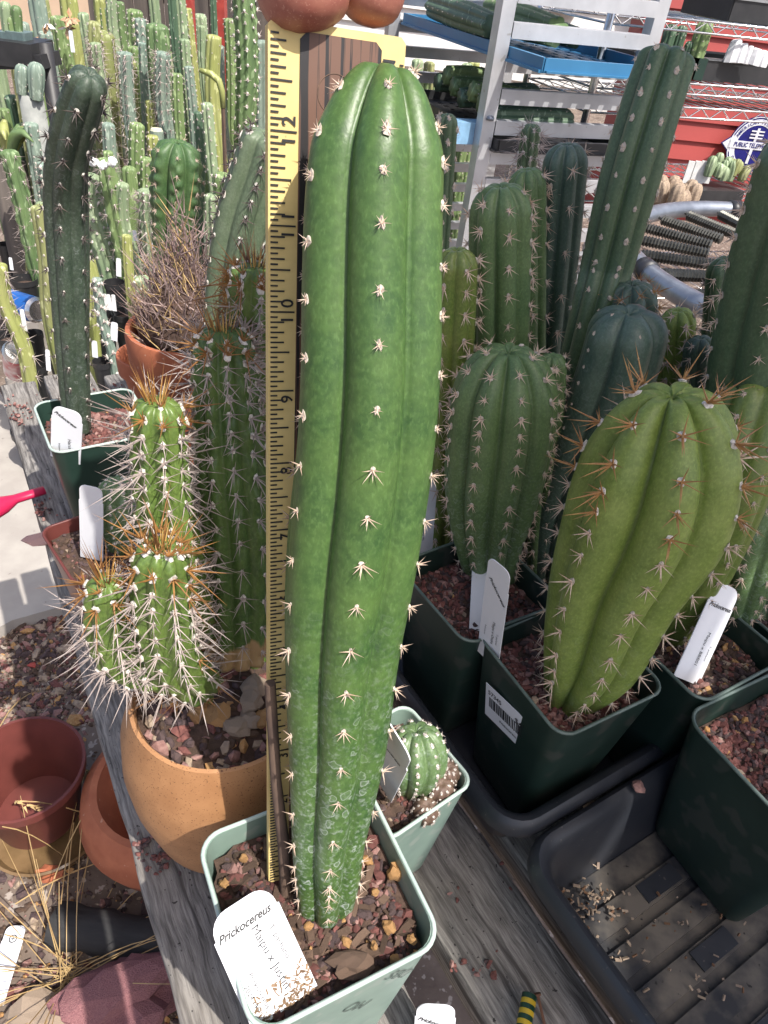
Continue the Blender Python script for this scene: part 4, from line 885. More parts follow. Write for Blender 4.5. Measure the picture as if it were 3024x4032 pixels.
simple('dark blue green cactus with thorny star spines in front of the metal rack', (2235, 560), (2130, 1700), .58, 190, 7, 'blue', 'pinkl', (.022, .034), 64, zb=.0, scale=(.9, 1.05), nobj=70)
simple('thin bumpy dark cactus standing at the foot of the metal rack', (1762, 445), (1720, 1100), .95, 92, 6, 'deep', 'tiny', (.02, .035), 65, zb=-.02, scale=(2, 2))
simple('small dark cactus crowned with long pale spines in front of the rack rails', (2095, 485), (2060, 760), .80, 85, 8, 'deep', 'long', (.018, .016), 66, zb=-.02, scale=(1.2, 1.3), nobj=60)
ytl = .52
cactus('columnar_cactus', 'long dark green cactus leaning to the right with small white areoles', None, None, 7, .32, M['deep'], 'tiny', (.024, .030), nobj=140, rot=R(10), world=[V((aty(2250, 1700, ytl - .04).x, ytl - .04, .03)), aty(2310, 1350, ytl - .02), aty(2390, 1050, ytl), aty(2480, 700, ytl + .01), aty(2570, 400, ytl + .02), aty(2640, 190, ytl + .03)], radii=[m_of(x / 2, aty(2500, 600, ytl)) for x in (170, 205, 228, 245, 240, 220)], nl=90, seg=14, q=.62, caph=1.7, seed=57, scale=(1.0, 1.1))
simple('blue green rounded cactus with pale yellow spines behind the smooth dark one', (2490, 1108), (2430, 1700), .50, 235, 8, 'blue', 'amber', (.016, .014), 67, zb=.02, scale=(.6, .7), nobj=60)
simple('bright yellow green stubby cactus with pinkish spines behind the smooth dark one', (2670, 1215), (2640, 1800), .47, 150, 7, 'lime', 'pinkl', (.013, .013), 68, zb=.02, scale=(.8, 1), nobj=50)
simple('small dull blue cactus between the stubby yellow green and the tall right hand one', (2760, 1325), (2720, 1800), .45, 130, 6, 'blue', 'pinkl', (.014, .014), 69, zb=.02, scale=(.7, .8))
simple('small light green cactus touching the right side of the stout spotted cactus', (2175, 1395), (2140, 2000), .42, 130, 7, 'mid', 'mid', (.012, .012), 70, zb=.02)
simple('dark green cactus behind the tall right hand one with cream spines', (2860, 1010), (2800, 1800), .56, 150, 6, 'deep', 'pinkl', (.02, .02), 71, zb=.0)
quad_tag('grey white tag standing behind the stout spotted cactus', (2112, 1335), (2190, 1308), (2190, 1420), (2110, 1430), .105, [('Prickocereus', 0, .6, .16, -.6, .4, .003)])
# pots for the second row of cacti
for i, (px, py, Y) in enumerate(((1960, 1700, .47), (2130, 1500, .575), (2480, 1620, .50), (2700, 1600, .46))):
    p = aty(px, py, Y); square_pot('dark green square pot half hidden in the second row of cacti', V((p.x, p.y + .01, 0)), ZT if i < 1 else .001, .08, .105, crot + .1 * i, M['green_pot'], M['lip_d'], .092, 80 + i, ng=90, gsize=.004, group='second row dark green pots')

# ================================================================== LOOSE THINGS ON THE BENCH FRONT
a = at(2058, 4065, .012); b = at(2085, 3920, .012); mb = MB()
d = (b - a); N_ = 22
for i in range(7):
    p0, p1 = a + d * (i / 7), a + d * ((i + 1) / 7 - .002); mb.tube([p0 - a, p1 - a], [.0042, .0042], 16, i % 2)
mb.tube([b - a, b + d * .03 - a], [.0042, .0034], 16, 0)
ob = mb.build('banded_cap', [M['cap_g'], M['cap_y']], None, angle=50); ob.location = a; tag(ob, 'short green and yellow banded stick end on the plank gap', 'stick')
a = at(2118, 3920, .01); b = at(2150, 4060, .0015); mb = MB(); mb.tube([a - b, V((0, 0, 0))], .0009, 6); mb.tube([a - b, a - b + (a - b).normalized() * .0012], .002, 8)
ob = mb.build('nail', M['rust'], None); ob.location = b; tag(ob, 'rusty nail sticking up from the plank beside the banded stick', 'nail')

# ================================================================== GROUND LEFT
def gpt(px, py, z=GZ + .01): return at(px, py, z)
bp = at(95, 3040, GZ + .155); br = .088
round_pot('nursery_pot', 'empty red brown plastic nursery pot standing on the dirt', V((bp.x, bp.y, GZ + .035)), nursery_prof(br, .135), M['brown_pot'], None)
jp = V((bp.x + .015, bp.y - .005, GZ)); round_pot('glass_dish', 'amber glass dish under the red brown nursery pot', jp, [(br * .8, 0), (br * 1.05, .012), (br * 1.1, .03), (br * 1.06, .032), (br * .95, .014), (.01, .01)], M['glassjar'], None, cat='dish')
tq = at(430, 3200, GZ + .1); round_pot('terracotta_pot', 'round terracotta pot on the dirt half under the plank bench', V((tq.x + .085, tq.y + .03, GZ)), [(.07, 0), (.12, .05), (.135, .1), (.125, .15), (.11, .165), (.10, .165), (.11, .14), (.06, .02)], M['terra'], None)
a = gpt(215, 3640, GZ + .03); b = gpt(700, 3720, GZ + .03); mb = MB()
mb.tube([(b - a) * (i / 14) for i in range(15)], [.030 + .0015 * math.sin(i * 1.3) for i in range(15)], 26); mb.v = [v + V((0, 1, .6)) * .004 * mnoise.noise(v * 60) for v in mb.v]; ob = mb.build('charred_log', M['charpipe'], None, angle=50); ob.location = a; tag(ob, 'short black charred log lying on the dirt', 'log')
p = gpt(480, 3930, GZ + .04); ob = inst('rock', rock_mesh('rock', M['pinkstone'], 77, .75, 3), None, Matrix.Translation(p) @ Matrix.Rotation(.5, 4, 'Z') @ Matrix.Diagonal((.085, .06, .06, 1))); tag(ob, 'pink angular rock lying on the dirt by the bench', 'rock')
p = gpt(170, 3990, GZ + .02); ob = inst('rock', rock_mesh('rock', M['g_pale'], 78, .6, 2), None, Matrix.Translation(p) @ Matrix.Diagonal((.05, .032, .03, 1))); tag(ob, 'pale cream rock lying on the dirt in dry straw', 'rock')
p = gpt(200, 3440, GZ + .015); ob = inst('rock', rock_mesh('rock', M['terra'], 79, .6, 2), None, Matrix.Translation(p) @ Matrix.Diagonal((.02, .015, .016, 1))); tag(ob, 'small orange terracotta shard on the dirt near the glass dish', 'rock')
p = gpt(127, 2618, GZ + .012); ob = inst('rock', rock_mesh('rock', M['redpost'], 81, .5, 1), None, Matrix.Translation(p) @ Matrix.Scale(.008, 4)); tag(ob, 'tiny red fragment on the gravel beside the bench', 'rock')
plant_tag('discarded white tag with a small round emblem lying on the dirt', gpt(-30, 3960, GZ + .02), gpt(50, 3700, GZ + .025) - gpt(-30, 3960, GZ + .02), V((0, -.2, 1)), .03, .10, [('O', 0, .082, .016, 0), ('+', 0, .082, .012, 0)])
rg = random.Random(12); mb = MB()
for i in range(5200):
    p = gpt(rg.uniform(-250, 760), rg.uniform(2380, 4150), GZ)
    if rg.random() < .4: p = gpt(rg.uniform(-100, 420), rg.uniform(2380, 2850), GZ)
    add_rock(mb, p + V((0, 0, .002)), abs(rg.gauss(0, 1)) ** 1.5 * .0026 + .0012, rg.choices(range(6), (1.5, 3, 2, 2.5, .6, 2))[0], rg)
ob = mb.build('gravel_bed', GM); tag(ob, 'loose mixed gravel and dirt on the ground beside the bench', 'gravel', None, 'stuff')
mb = MB(); mbs = MB()
def straw(p, q, sag, r_):
    mid = p.lerp(q, .5) + V((0, 0, sag)); mb.tube([p, p.lerp(mid, .5) + V((0, 0, sag * .25)), mid, mid.lerp(q, .5) + V((0, 0, sag * .25)), q], [r_, r_, r_ * .9, r_ * .8, r_ * .5], 4)
cen = gpt(265, 3850, GZ + .01)
for i in range(40):
    a = rg.random() * 6.28; L = rg.uniform(.08, .34); q = cen + V((math.cos(a) * L, math.sin(a) * L, rg.uniform(.0, .16))); straw(cen + V((rg.gauss(0, .01), rg.gauss(0, .01), 0)), q, rg.uniform(-.01, .03), .0008)
for p0, p1 in (((60, 3155), (420, 3240)), ((10, 3255), (250, 3370)), ((290, 3240), (262, 3800)), ((330, 3190), (300, 3800)), ((370, 3150), (180, 3560)), ((20, 3680), (300, 3810)), ((0, 2860), (160, 2720)), ((60, 3560), (520, 3360)), ((240, 3560), (330, 3060))):
    straw(gpt(*p0, GZ + rg.uniform(.06, .2)), gpt(*p1, GZ + rg.uniform(.02, .1)), .02, .001)
for i in range(16):
    p = gpt(60 + i * 9, 3155 + i * 3.4 + rg.gauss(0, 4), GZ + .17 - .004 * i); mb.cone(p, V((1, rg.gauss(0, .6), rg.gauss(0, .6))), .012, .0022)
ob = mb.build('dry_grass', M['straw']); tag(ob, 'dry yellow grass straws sprawling over the dirt', 'grass', None, 'stuff')

# ================================================================== RACK
rk = V((0.906, 0.423, 0)); rp_ = V((-0.423, 0.906, 0)); rc0 = aty(1978, 100, 2.3); rc0.z = 0
RW_, RDp = .485, .80
rack = thing('sheet_pan_rack', 'tall aluminium sheet pan rack with blue trays behind the cacti', 'rack', V((rc0.x, rc0.y, GZ))); ro = V((rc0.x, rc0.y, GZ))
for f, g_ in ((0, 0), (1, 0), (0, 1), (1, 1)):
    p = rk * RW_ * f + rp_ * RDp * g_; mb = MB(); mb.bar(p + V((0, 0, .0)), p + V((0, 0, 1.75)), .040, .040, 0, rk); mb.build('post', M['alu'], rack)
z = .06; i = 0
while z < 1.72:
    for g_ in (0, 1):
        mb = MB(); a = rk * .022 + rp_ * (RDp * g_ - .021 * (1 - 2 * g_)) + V((0, 0, z)); b = a + rk * (RW_ - .044)
        mb.bar(a, b, .003, .036); mb.bar(a + V((0, 0, .018)) + rp_ * .012 * (1 - 2 * g_), b + V((0, 0, .018)) + rp_ * .012 * (1 - 2 * g_), .024, .003); mb.build('rail', M['alu'], rack)
    z += .0775; i += 1
for f in (0, 1):
    for zz in (.1, 1.72):
        mb = MB(); mb.bar(rk * RW_ * f + rp_ * .02 + V((0, 0, zz)), rk * RW_ * f + rp_ * (RDp - .02) + V((0, 0, zz)), .03, .036); mb.build('side_bar', M['alu'], rack)
for zz in (.86, .35):
    mb = MB(); p = -rp_ * .022 + V((0, 0, zz)); mb.lathe([(.011, -.006), (.012, .0), (.008, .006), (.001, .007)], 10, 0, p); mb.build('bolt', M['galv'], rack, True)
def rack_tray(z, label, mt_, holes=True, g0=-.06, g1=.9):
    o = ro + rk * RW_ / 2 + rp_ * (RDp * (g0 + g1) / 2) + V((0, 0, z)); root = thing('slotted_tray', label, 'tray', o); ly = RDp * (g1 - g0) / 2; lx = RW_ / 2 - .03
    mt = Matrix((rk, rp_, V((0, 0, 1)))).transposed()
    for (cx_, cy_, hx, hy) in ((-lx, 0, .004, ly), (lx, 0, .004, ly), (0, -ly, lx, .004), (0, ly, lx, .004)):
        mb = MB(); mb.box(mt @ V((cx_, cy_, .014)), (hx + .003, hy + .003, .016), 0, mt); mb.build('side', mt_, root)
    mb = MB(); nx, ny = 9, 14
    for i in range(nx + 1): x = -lx + 2 * lx * i / nx; mb.box(mt @ V((x, 0, 0)), (.014, ly, .0035), 0, mt)
    for j in range(ny + 1): y = -ly + 2 * ly * j / ny; mb.box(mt @ V((0, y, .001)), (lx, .017, .0022), 0, mt)
    mb.build('slotted_base', mt_, root)
zr0 = (aty(1985, 215, 2.3).z - GZ)
rack_tray(zr0 - .01, 'bright blue slotted plastic tray in the upper part of the rack', M['bluep'], g0=-.25, g1=.95)
zr1 = (aty(1985, 560, 2.3).z - GZ); rack_tray(zr1 - .02, 'black slotted tray lower in the rack under a pile of cut cactus', M['black_pot'])
mb = MB(); p = aty(1828, 517, 2.33); mb.box(V((0, 0, 0)), (.05, .03, .028), 0, Matrix((rk, rp_, V((0, 0, 1)))).transposed()); ob = mb.build('plastic_tub', mat('tub_blue', (.25, .45, .65), None, .4, bs=0)); ob.location = p; tag(ob, 'pale blue square plastic tub in the rack', 'tub')
def lying(label, a, b, r_, sk, seed, ribs=7):
    cactus('cut_cactus', label, None, None, ribs, .22, BGP[sk] if sk in BGP else M[sk], 'bgdot', (.05, .05), nobj=0, world=[a, a.lerp(b, .4), a.lerp(b, .7), b], radii=[r_ * .8, r_, r_, r_ * .9], nl=24, seg=8, seed=seed, caph=1.4, scale=(.6, .6))
zt = GZ + zr0 + .03
def rk_pt(f, g_, z): return V((rc0.x, rc0.y, 0)) + rk * RW_ * f + rp_ * RDp * g_ + V((0, 0, z))
lying('cut green cactus log lying on top of the bright blue rack tray', rk_pt(.35, .0, zt + .03), rk_pt(.45, .65, zt + .03), .045, 'deep', 91)
lying('second dark cut cactus log lying on the bright blue rack tray', rk_pt(.08, .15, zt + .02), rk_pt(.15, .8, zt + .025), .04, 'dark', 92)
lying('dark cut cactus log at the rack edge above the blue tray', rk_pt(.6, .1, zt + .015), rk_pt(.65, .6, zt + .015), .033, 'dark', 93)
zt2 = GZ + zr1 + .02
LOGN = ('lowest dark', 'short deep green', 'light green', 'dark middle', 'deep green upper', 'pale topmost', 'dark rearmost')
for i in range(7): lying(LOGN[i] + ' cut cactus log in the pile on the lower black rack tray', rk_pt(.06 + .03 * i, .05 + .12 * i, zt2 + .03 + .018 * (i % 3)), rk_pt(.62 + .04 * (i % 4), .02 + .13 * i, zt2 + .035 + .02 * (i % 2)), .036, ('dark', 'deep', 'green')[i % 3], 94 + i)

# ================================================================== TRAMPOLINE RING
rcn = V((.95, 1.6, 0)); rr_ = .5
tr = thing('trampoline_frame', 'round grey pipe trampoline frame with dark coil springs', 'trampoline', V((rcn.x, rcn.y, GZ))); to = V((rcn.x, rcn.y, GZ))
mb = MB(); n = 72
rings = []
for i in range(n + 1):
    a = 2 * math.pi * i / n; c = V((math.cos(a) * rr_, math.sin(a) * rr_, -GZ)); d = V((math.cos(a), math.sin(a), 0))
    rings.append([c + d * .020 * math.cos(t) + V((0, 0, .020 * math.sin(t))) for t in [2 * math.pi * j / 12 for j in range(12)]])
mb.loft(rings, 0, False, False); mb.build('ring_pipe', M['galv'], tr, True)
for i in range(26):
    a = R(360 / 26 * i); d = V((math.cos(a), math.sin(a), 0)); mb = MB(); s0, s1 = rr_ - .03, rr_ - .19; turns = 22; pts = []
    for k in range(turns * 2 + 1):
        f = k / (turns * 2); rad = .0115 + (.0018 if k % 2 else -.0018); pts.append((d * (s0 + (s1 - s0) * f) + V((0, 0, -GZ - .006)), rad))
    mb.tube([p for p, _ in pts], [q for _, q in pts], 8); mb.tube([d * (rr_ - .005) + V((0, 0, -GZ)), d * s0 + V((0, 0, -GZ - .006))], .003, 5); mb.build('coil_spring', M['spring'], tr)
for i in range(8):
    a = R(45 * i + 14); mb = MB(); d = V((math.cos(a), math.sin(a), 0)); e = V((-d.y, d.x, 0)); c = d * rr_ + V((0, 0, -GZ))
    mb.tube([c - e * .016, c + e * .016], .0235, 14); mb.build('clamp_band', M['rubber'], tr, True)
for i in range(6):
    a = R(60 * i + 30); d = V((math.cos(a), math.sin(a), 0)) * rr_; mb = MB(); mb.tube([d, d + V((0, 0, -GZ - .015))], .016, 10); mb.build('leg', M['galv'], tr, True)
a = aty(2150, 1330, .75); b = aty(2330, 1180, .9); mb = MB(); mb.tube([V((0, 0, 0)), (b - a) * .5 + V((0, 0, .01)), b - a], .014, 12); ob = mb.build('black_hose', M['rubber'], None, True); ob.location = a; tag(ob, 'black hose length lying behind the second row of pots', 'hose')

# ================================================================== RED SHED WALL, SIGN
wd_ = V((math.cos(R(9.5)), math.sin(R(9.5)), 0)); wn = V((wd_.y, -wd_.x, 0)); w0 = aty(2930, 570, 5.0); w0.z = 0
shed = thing('red_shed', 'red shed wall of horizontal lap siding behind the wire shelf', 'building', V((w0.x, w0.y, GZ)))
shm = Matrix((wd_, -wn, V((0, 0, 1)))).transposed()
mb = MB()
mb.box(shm @ V((1.2, .1, 1.3)), (2.6 - .55, .08, 1.3), 0, shm); mb.build('wall', M['redwall'], shed)
for i in range(24):
    mb = MB(); z = .05 + i * .105; vs = [V((x, y, zz)) for x in (-.85, 3.25) for y, zz in ((.018, z), (-.012, z - .004), (.008, z + .104), (.018, z + .104))]
    mb.add([shm @ v for v in vs], [(0, 1, 2, 3), (7, 6, 5, 4), (0, 4, 5, 1), (1, 5, 6, 2), (2, 6, 7, 3), (3, 7, 4, 0)]); mb.build('siding_board', M['redwall'], shed)
mb = MB(); mb.box(shm @ V((1.55, -.02, 1.55)), (1.0, .03, .36), 0, shm); wdw = mb.build('window', M['glassdark'], shed)
# sign
sp = aty(2962, 573, 4.93)
sign = thing('enamel_sign', 'round blue and white enamel telephone sign with a white arrow on the red wall', 'sign', sp); sign.matrix_basis = frame(wd_, V((0, 0, 1)), wn, sp)
def disc(r0, r1, z, k, mt_, name, n=48):
    mb = MB(); ol = [(math.cos(6.2832 * i / n), math.sin(6.2832 * i / n)) for i in range(n)]
    if r0 <= 0: mb.add([V((x * r1, y * r1, z)) for x, y in ol] + [V((x * r1, y * r1, -.004)) for x, y in ol], [tuple(range(n))] + [(i, n + i, n + (i + 1) % n, (i + 1) % n) for i in range(n)])
    else: mb.add([V((x * r0, y * r0, z)) for x, y in ol] + [V((x * r1, y * r1, z)) for x, y in ol], [(i, n + i, n + (i + 1) % n, (i + 1) % n) for i in range(n)])
    return mb.build(name, mt_, sign)
SR = .158
disc(0, SR, .004, 0, M['enamel_b'], 'disc'); disc(SR * .955, SR * .985, .0065, 0, M['enamel_w'], 'border'); disc(SR * .70, SR * .90, .006, 0, M['enamel_w'], 'ring_band')
def poly(pts, z, mt_, name):
    mb = MB(); mb.add([V((x, y, z)) for x, y in pts] , [tuple(range(len(pts)))]); return mb.build(name, mt_, sign)
poly([(-.205, 0), (-.12, -.066), (-.12, .066)], .002, M['enamel_b'], 'arrow_edge'); poly([(-.196, 0), (-.125, -.055), (-.125, .055)], .0045, M['enamel_w'], 'arrow')
poly([(-.15, -.021), (.15, -.021), (.15, .021), (-.15, .021)], .0085, M['enamel_w'], 'name_band')
poly([(-.008, .02), (.008, .02), (.008, .095), (-.008, .095)], .009, M['enamel_w'], 'pole_mark'); poly([(-.009, -.1), (.009, -.1), (.009, -.02), (-.009, -.02)], .009, M['enamel_w'], 'pole_mark')
for yy in (.042, .060, .078): poly([(-.042, yy - .004), (.042, yy - .004), (.042, yy + .004), (-.042, yy + .004)], .0095, M['enamel_w'], 'cross_arm')
o = inst('lettering', text_mesh('PUBLIC TELEPHONE', .034, 0, .0006, M['enamel_b']), sign, Matrix.Translation((.0, 0, .0105)) @ Matrix.Scale(.82, 4, (1, 0, 0)))
for word, a0, a1, flip in (('AMERICAN TELEPHONE', 158, 22, 1), ('COMPANY LINES', 215, 325, -1)):
    for i, ch in enumerate(word):
        if ch == ' ': continue
        a = R(a0 + (a1 - a0) * i / (len(word) - 1)); rt = a - math.pi / 2 if flip > 0 else a + math.pi / 2
        inst('lettering', text_mesh(ch, .026, 0, .0004, M['enamel_b']), sign, Matrix.Translation((math.cos(a) * SR * .8, math.sin(a) * SR * .8, .0085)) @ Matrix.Rotation(rt, 4, 'Z'))
# ================================================================== WIRE SHELVING
ws = V((math.cos(R(24)), math.sin(R(24)), 0)); wp = V((-ws.y, ws.x, 0)); s0 = aty(2405, 60, 2.62); s0.z = 0
LEN, DEP = 1.7, .42; shelf = thing('wire_shelf', 'chrome wire shelving unit with truss edged shelves in front of the red wall', 'shelf', V((s0.x, s0.y, GZ))); sho = V((s0.x, s0.y, GZ))
def szh(px, py): return aty(px, py, 2.75).z - GZ
for f, g_ in ((0, 0), (1, 0), (0, 1), (1, 1)):
    p = ws * LEN * f + wp * DEP * g_; mb = MB(); mb.tube([p, p + V((0, 0, 1.8))], .0125, 12); mb.build('post', M['chrome'], shelf, True)
SHZ = [szh(2850, 95), szh(2850, 350), szh(2850, 447), szh(2850, 800), .25]
for zi, z in enumerate(SHZ):
    part = MB()
    for g_ in (0, 1):
        a = wp * DEP * g_ + V((0, 0, z)); b = a + ws * LEN; hh = .03
        part.tube([a, b], .0035, 6); part.tube([a - V((0, 0, hh)), b - V((0, 0, hh))], .0035, 6)
        n = 38; zz = [a.lerp(b, i / n) - V((0, 0, hh if i % 2 else 0)) for i in range(n + 1)]; part.tube(zz, .0024, 5)
    for f in (0, 1):
        a = ws * LEN * f + V((0, 0, z)); b = a + wp * DEP; part.tube([a, b], .0035, 6); part.tube([a - V((0, 0, .03)), b - V((0, 0, .03))], .0035, 6)
    for i in range(1, 34): a = ws * LEN * i / 34 + V((0, 0, z + .003)); part.tube([a, a + wp * DEP], .002, 4)
    part.build('wire_deck', M['chrome'], shelf, True)
def shp(f, g_, z): return sho + ws * LEN * f + wp * DEP * g_ + V((0, 0, z))
smat = Matrix((ws, wp, V((0, 0, 1)))).transposed()
def flat_tray(label, f0, f1, z, h=.05):
    o = shp((f0 + f1) / 2, .4, z); root = thing('flat_tray', label, 'tray', o); hx = LEN * (f1 - f0) / 2; hy = .12; mb = MB(); t = .003
    for cx_, cy_, a, b in ((-hx, 0, t, hy), (hx, 0, t, hy), (0, -hy, hx, t), (0, hy, hx, t)): mb.box(smat @ V((cx_, cy_, h / 2)), (a, b, h / 2), 0, smat)
    mb.build('wall', M['black_pot'], root); mb = MB(); mb.box(smat @ V((0, 0, .004)), (hx, hy, .003), 0, smat); mb.build('base', M['black_pot'], root)
    mb = MB()
    for cy_ in (-hy, hy): mb.box(smat @ V((0, cy_, h)), (hx + .01, .008, .003), 0, smat)
    mb.build('rim', mat('tray_rim', (.25, .26, .27), None, .4, bs=0), root)
flat_tray('black flat tray on the middle wire shelf holding the white cut columns', .1, .75, SHZ[1] + .006, .062)
flat_tray('black flat tray on the top wire shelf', .28, .5, SHZ[0] + .006, .06)
zz = SHZ[1] + .068
for i, (px, py) in enumerate(((2785, 75), (2650, 92), (2692, 98), (2722, 160))):
    ps = aty(px, py, 2.83); pb = V((ps.x, ps.y, GZ + SHZ[1] + .01)); r_ = m_of((70, 55, 45, 40)[i] / 2, ps)
    cactus('columnar_cactus', ('striped green cactus standing on the middle wire shelf beside white blocks', 'dark green cactus bunch stem on the middle wire shelf behind the leaning cactus')[min(i, 1)], None, None, 8, .18, BGP['green' if i == 0 else 'dark'], 'bgdot', (.03, .03), nobj=0, world=[pb, pb.lerp(ps, .5), ps], radii=[r_, r_, r_], nl=20, seg=6, seed=110 + i, scale=(.5, .5), group=None if i == 0 else 'dark cactus stems on the wire shelf')
    mb = MB(); mb.box(V((0, 0, .0)), (.035, .035, .03)); ob = mb.build('square_pot', M['teal_pot']); ob.location = pb + V((0, 0, .03)); tag(ob, ('green square pot under the striped cactus on the wire shelf', 'dark pot under the dark cactus bunch on the wire shelf')[min(i, 1)], 'pot', None if i == 0 else 'pots of the dark bunch on the wire shelf')
for i, (px, py, wpx, hpx) in enumerate(((2868, 182, 55, 75), (2900, 195, 45, 65), (2935, 190, 30, 60), (2965, 198, 55, 55), (2998, 205, 45, 50))):
    p = aty(px, py + hpx, 2.86); s_ = m_of(wpx / 2, p); h_ = m_of(hpx, p); mb = MB(); rq = random.Random(i)
    ri = [[V((math.cos(a) * s_ * k, math.sin(a) * s_ * .7 * k, z + .12 * s_ * math.cos(a + i))) for a in [6.2832 * j / 7 for j in range(7)]] for z, k in ((0, 1.0), (h_ * .5, .95), (h_ * .9, .8), (h_, .6))]
    mb.loft(ri); ob = mb.build('white_block', M['crystal']); ob.location = V((p.x, p.y, GZ + SHZ[1] + .066)); tag(ob, 'bright white upright tag bundle on the middle wire shelf', 'tag bundle', 'white bundles on the wire shelf')
# lower shelf: succulents
def clump(label, c, r_, n, mt_, seed, name='succulent', cat='succulent', flat=.7):
    rq = random.Random(seed); root = thing(name, label, cat, c)
    for i in range(n):
        a = rq.random() * 6.28; q = rq.random() ** .5 * r_; p = V((math.cos(a) * q, math.sin(a) * q, rq.uniform(.0, .4) * r_)); h_ = r_ * rq.uniform(.7, 1.2)
        s_ = Stem([p, p + V((0, 0, h_ * .5)), p + V((rq.gauss(0, .1) * r_, 0, h_))], [r_ * .25, r_ * .3, r_ * .26], 7, .2, nl=8, seg=4, seed=i); mb = MB(); s_.body(mb); mb.build('head', mt_, root, True)
lp = aty(2760, 705, 2.72); clump('light green succulent clump in a black tray on the low wire shelf', lp + V((.04, 0, 0)), .055, 12, BGP['pale'], 5)
clump('round green cactus clump on the low wire shelf before the red wall', lp + V((.12, .02, .01)), .045, 9, BGP['olive'], 6)
for i in range(4):
    mb = MB(); mb.box(V((0, 0, .03)), (.012, .003, .035)); ob = mb.build('plant_tag', M['white']); p = aty(2700 + 26 * i, 715, 2.70); ob.location = p; tag(ob, 'small white tag standing among the low shelf succulents', 'plant tag', 'white tags on the low shelf')
mb = MB(); p = aty(2755, 752, 2.70)
mb.box(V((0, 0, 0)), (.14, .06, .025), 0, smat); ob = mb.build('flat_tray', M['black_pot']); ob.location = p + V((0, 0, -.008)); tag(ob, 'small black tray under the low shelf succulents', 'tray')
p = aty(2655, 790, 2.5); clump('whitish knobbly succulent clump left of the low black tray', p + V((0, 0, -.03)), .075, 22, M['g_pale'], 8)

# ================================================================== BACKDROP BUILDINGS
hb = aty(1900, 60, 9.0); house = thing('white_house', 'white lap sided house seen through the rack rails', 'house', V((hb.x - .6, 9, GZ)))
for i in range(20):
    mb = MB(); z = .2 + i * .17; mb.add([V((x, y, zz)) for x in (-2.2, 3.2) for y, zz in ((0.03, z), (-.02, z), (.012, z + .168), (.03, z + .168))], [(0, 1, 2, 3), (7, 6, 5, 4), (0, 4, 5, 1), (1, 5, 6, 2), (2, 6, 7, 3), (3, 7, 4, 0)]); mb.build('siding_board', M['whitewall'], house)
mb = MB(); mb.box(V((.5, .2, 1.8)), (2.7, .16, 1.8)); mb.build('wall', M['whitewall'], house)
for x in (1.15, 2.5):
    mb = MB(); mb.box(V((x, -.06, 1.45)), (.34, .04, .55)); wq = mb.build('window', M['glassdark'], house)
    mb = MB()
    for dx in (-.36, .36): mb.box(V((x + dx, -.08, 1.45)), (.04, .06, .6))
    for dz in (-.57, .57): mb.box(V((x, -.08, 1.45 + dz)), (.33, .06, .04))
    mb.build('frame', M['alu'], wq)
bh = thing('beige_house', 'beige stucco house gable with white gutter behind the left shelf', 'house', V((-4.6, 7.5, GZ)))
mb = MB(); mb.add([V((x, y, z)) for y in (0, .3) for x, z in ((-1.5, 0), (1.6, 0), (1.6, 1.15), (.2, 2.2), (-1.5, 2.2))], [(0, 1, 2, 3, 4), (9, 8, 7, 6, 5)] + [(i, 5 + i, 5 + (i + 1) % 5, (i + 1) % 5) for i in range(5)]); mb.build('wall', M['beige'], bh)
mb = MB(); mb.bar(V((1.7, -.05, 1.12)), V((.2, -.05, 2.25)), .1, .06); mb.bar(V((1.2, -.1, .92)), V((1.75, -.1, .92)), .1, .08); mb.build('gutter', M['white'], bh)
fence = thing('board_fence', 'dark weathered board fence behind the cactus field', 'fence', V((-1.3, 5.4, GZ)))
for i in range(15):
    mb = MB(); x = -.95 + i * .098; h_ = .95 + .05 * math.sin(i * 1.7); mb.box(V((x, .01 * (i % 2), h_ / 2)), (.045, .012, h_ / 2)); mb.build('board', M['wood_old'], fence)
for z in (.3, .8): mb = MB(); mb.bar(V((-1.0, .045, z)), V((.48, .045, z)), .03, .07); mb.build('rail', M['wood_old'], fence)
for px, y, w_, lab in ((870, 3.3, .045, 'red painted square post rising among the cacti'), (745, 4.4, .06, 'short red painted post beyond the yellow green cactus')):
    p = aty(px, 150, y); mb = MB(); mb.bar(V((0, 0, 0)), V((0, 0, 1.7)), w_, w_); ob = mb.build('wooden_post', M['redpost']); ob.location = V((p.x, p.y, GZ)); tag(ob, lab, 'post')
# left black shelf frame with tray and pots
Yl = 2.3; a = aty(-200, 235, Yl); b = aty(175, 232, Yl); lf = thing('black_shelf', 'black metal shelf frame holding a tray of blue grey pots', 'shelf', V((b.x, b.y, GZ))); lo_ = V((b.x, b.y, GZ))
pt_ = aty(178, 200, Yl)
for dx in (0, -.75):
    mb = MB(); mb.tube([V((pt_.x - b.x + dx, 0, 0)), V((pt_.x - b.x + dx, 0, pt_.z - GZ + .02))], .022, 10); mb.build('pole', M['frame_blk'], lf, True)
mb = MB(); mb.bar(a - lo_, b - lo_ + V((.02, 0, 0)), .12, .034); mb.build('shelf_board', M['frame_blk'], lf)
mb = MB(); mb.box(aty(20, 195, Yl) - lo_ + V((-.1, 0, 0)), (.21, .07, .03)); ob = mb.build('nursery_tray', M['black_pot']); ob.location = lo_; tag(ob, 'black tray on the black shelf frame', 'tray')
for i in range(4):
    p = aty(-45 + 42 * i, 160, Yl); mb = MB(); ri = [sq_ring(.028 * k, z, .006, 0, (0, 0)) for z, k in ((-.04, .8), (.022, 1))]; mb.loft(ri); ob = mb.build('square_pot', M['bluepot']); ob.location = p; tag(ob, 'blue grey square pot in the tray on the black shelf', 'pot', 'blue grey pots on the black shelf')
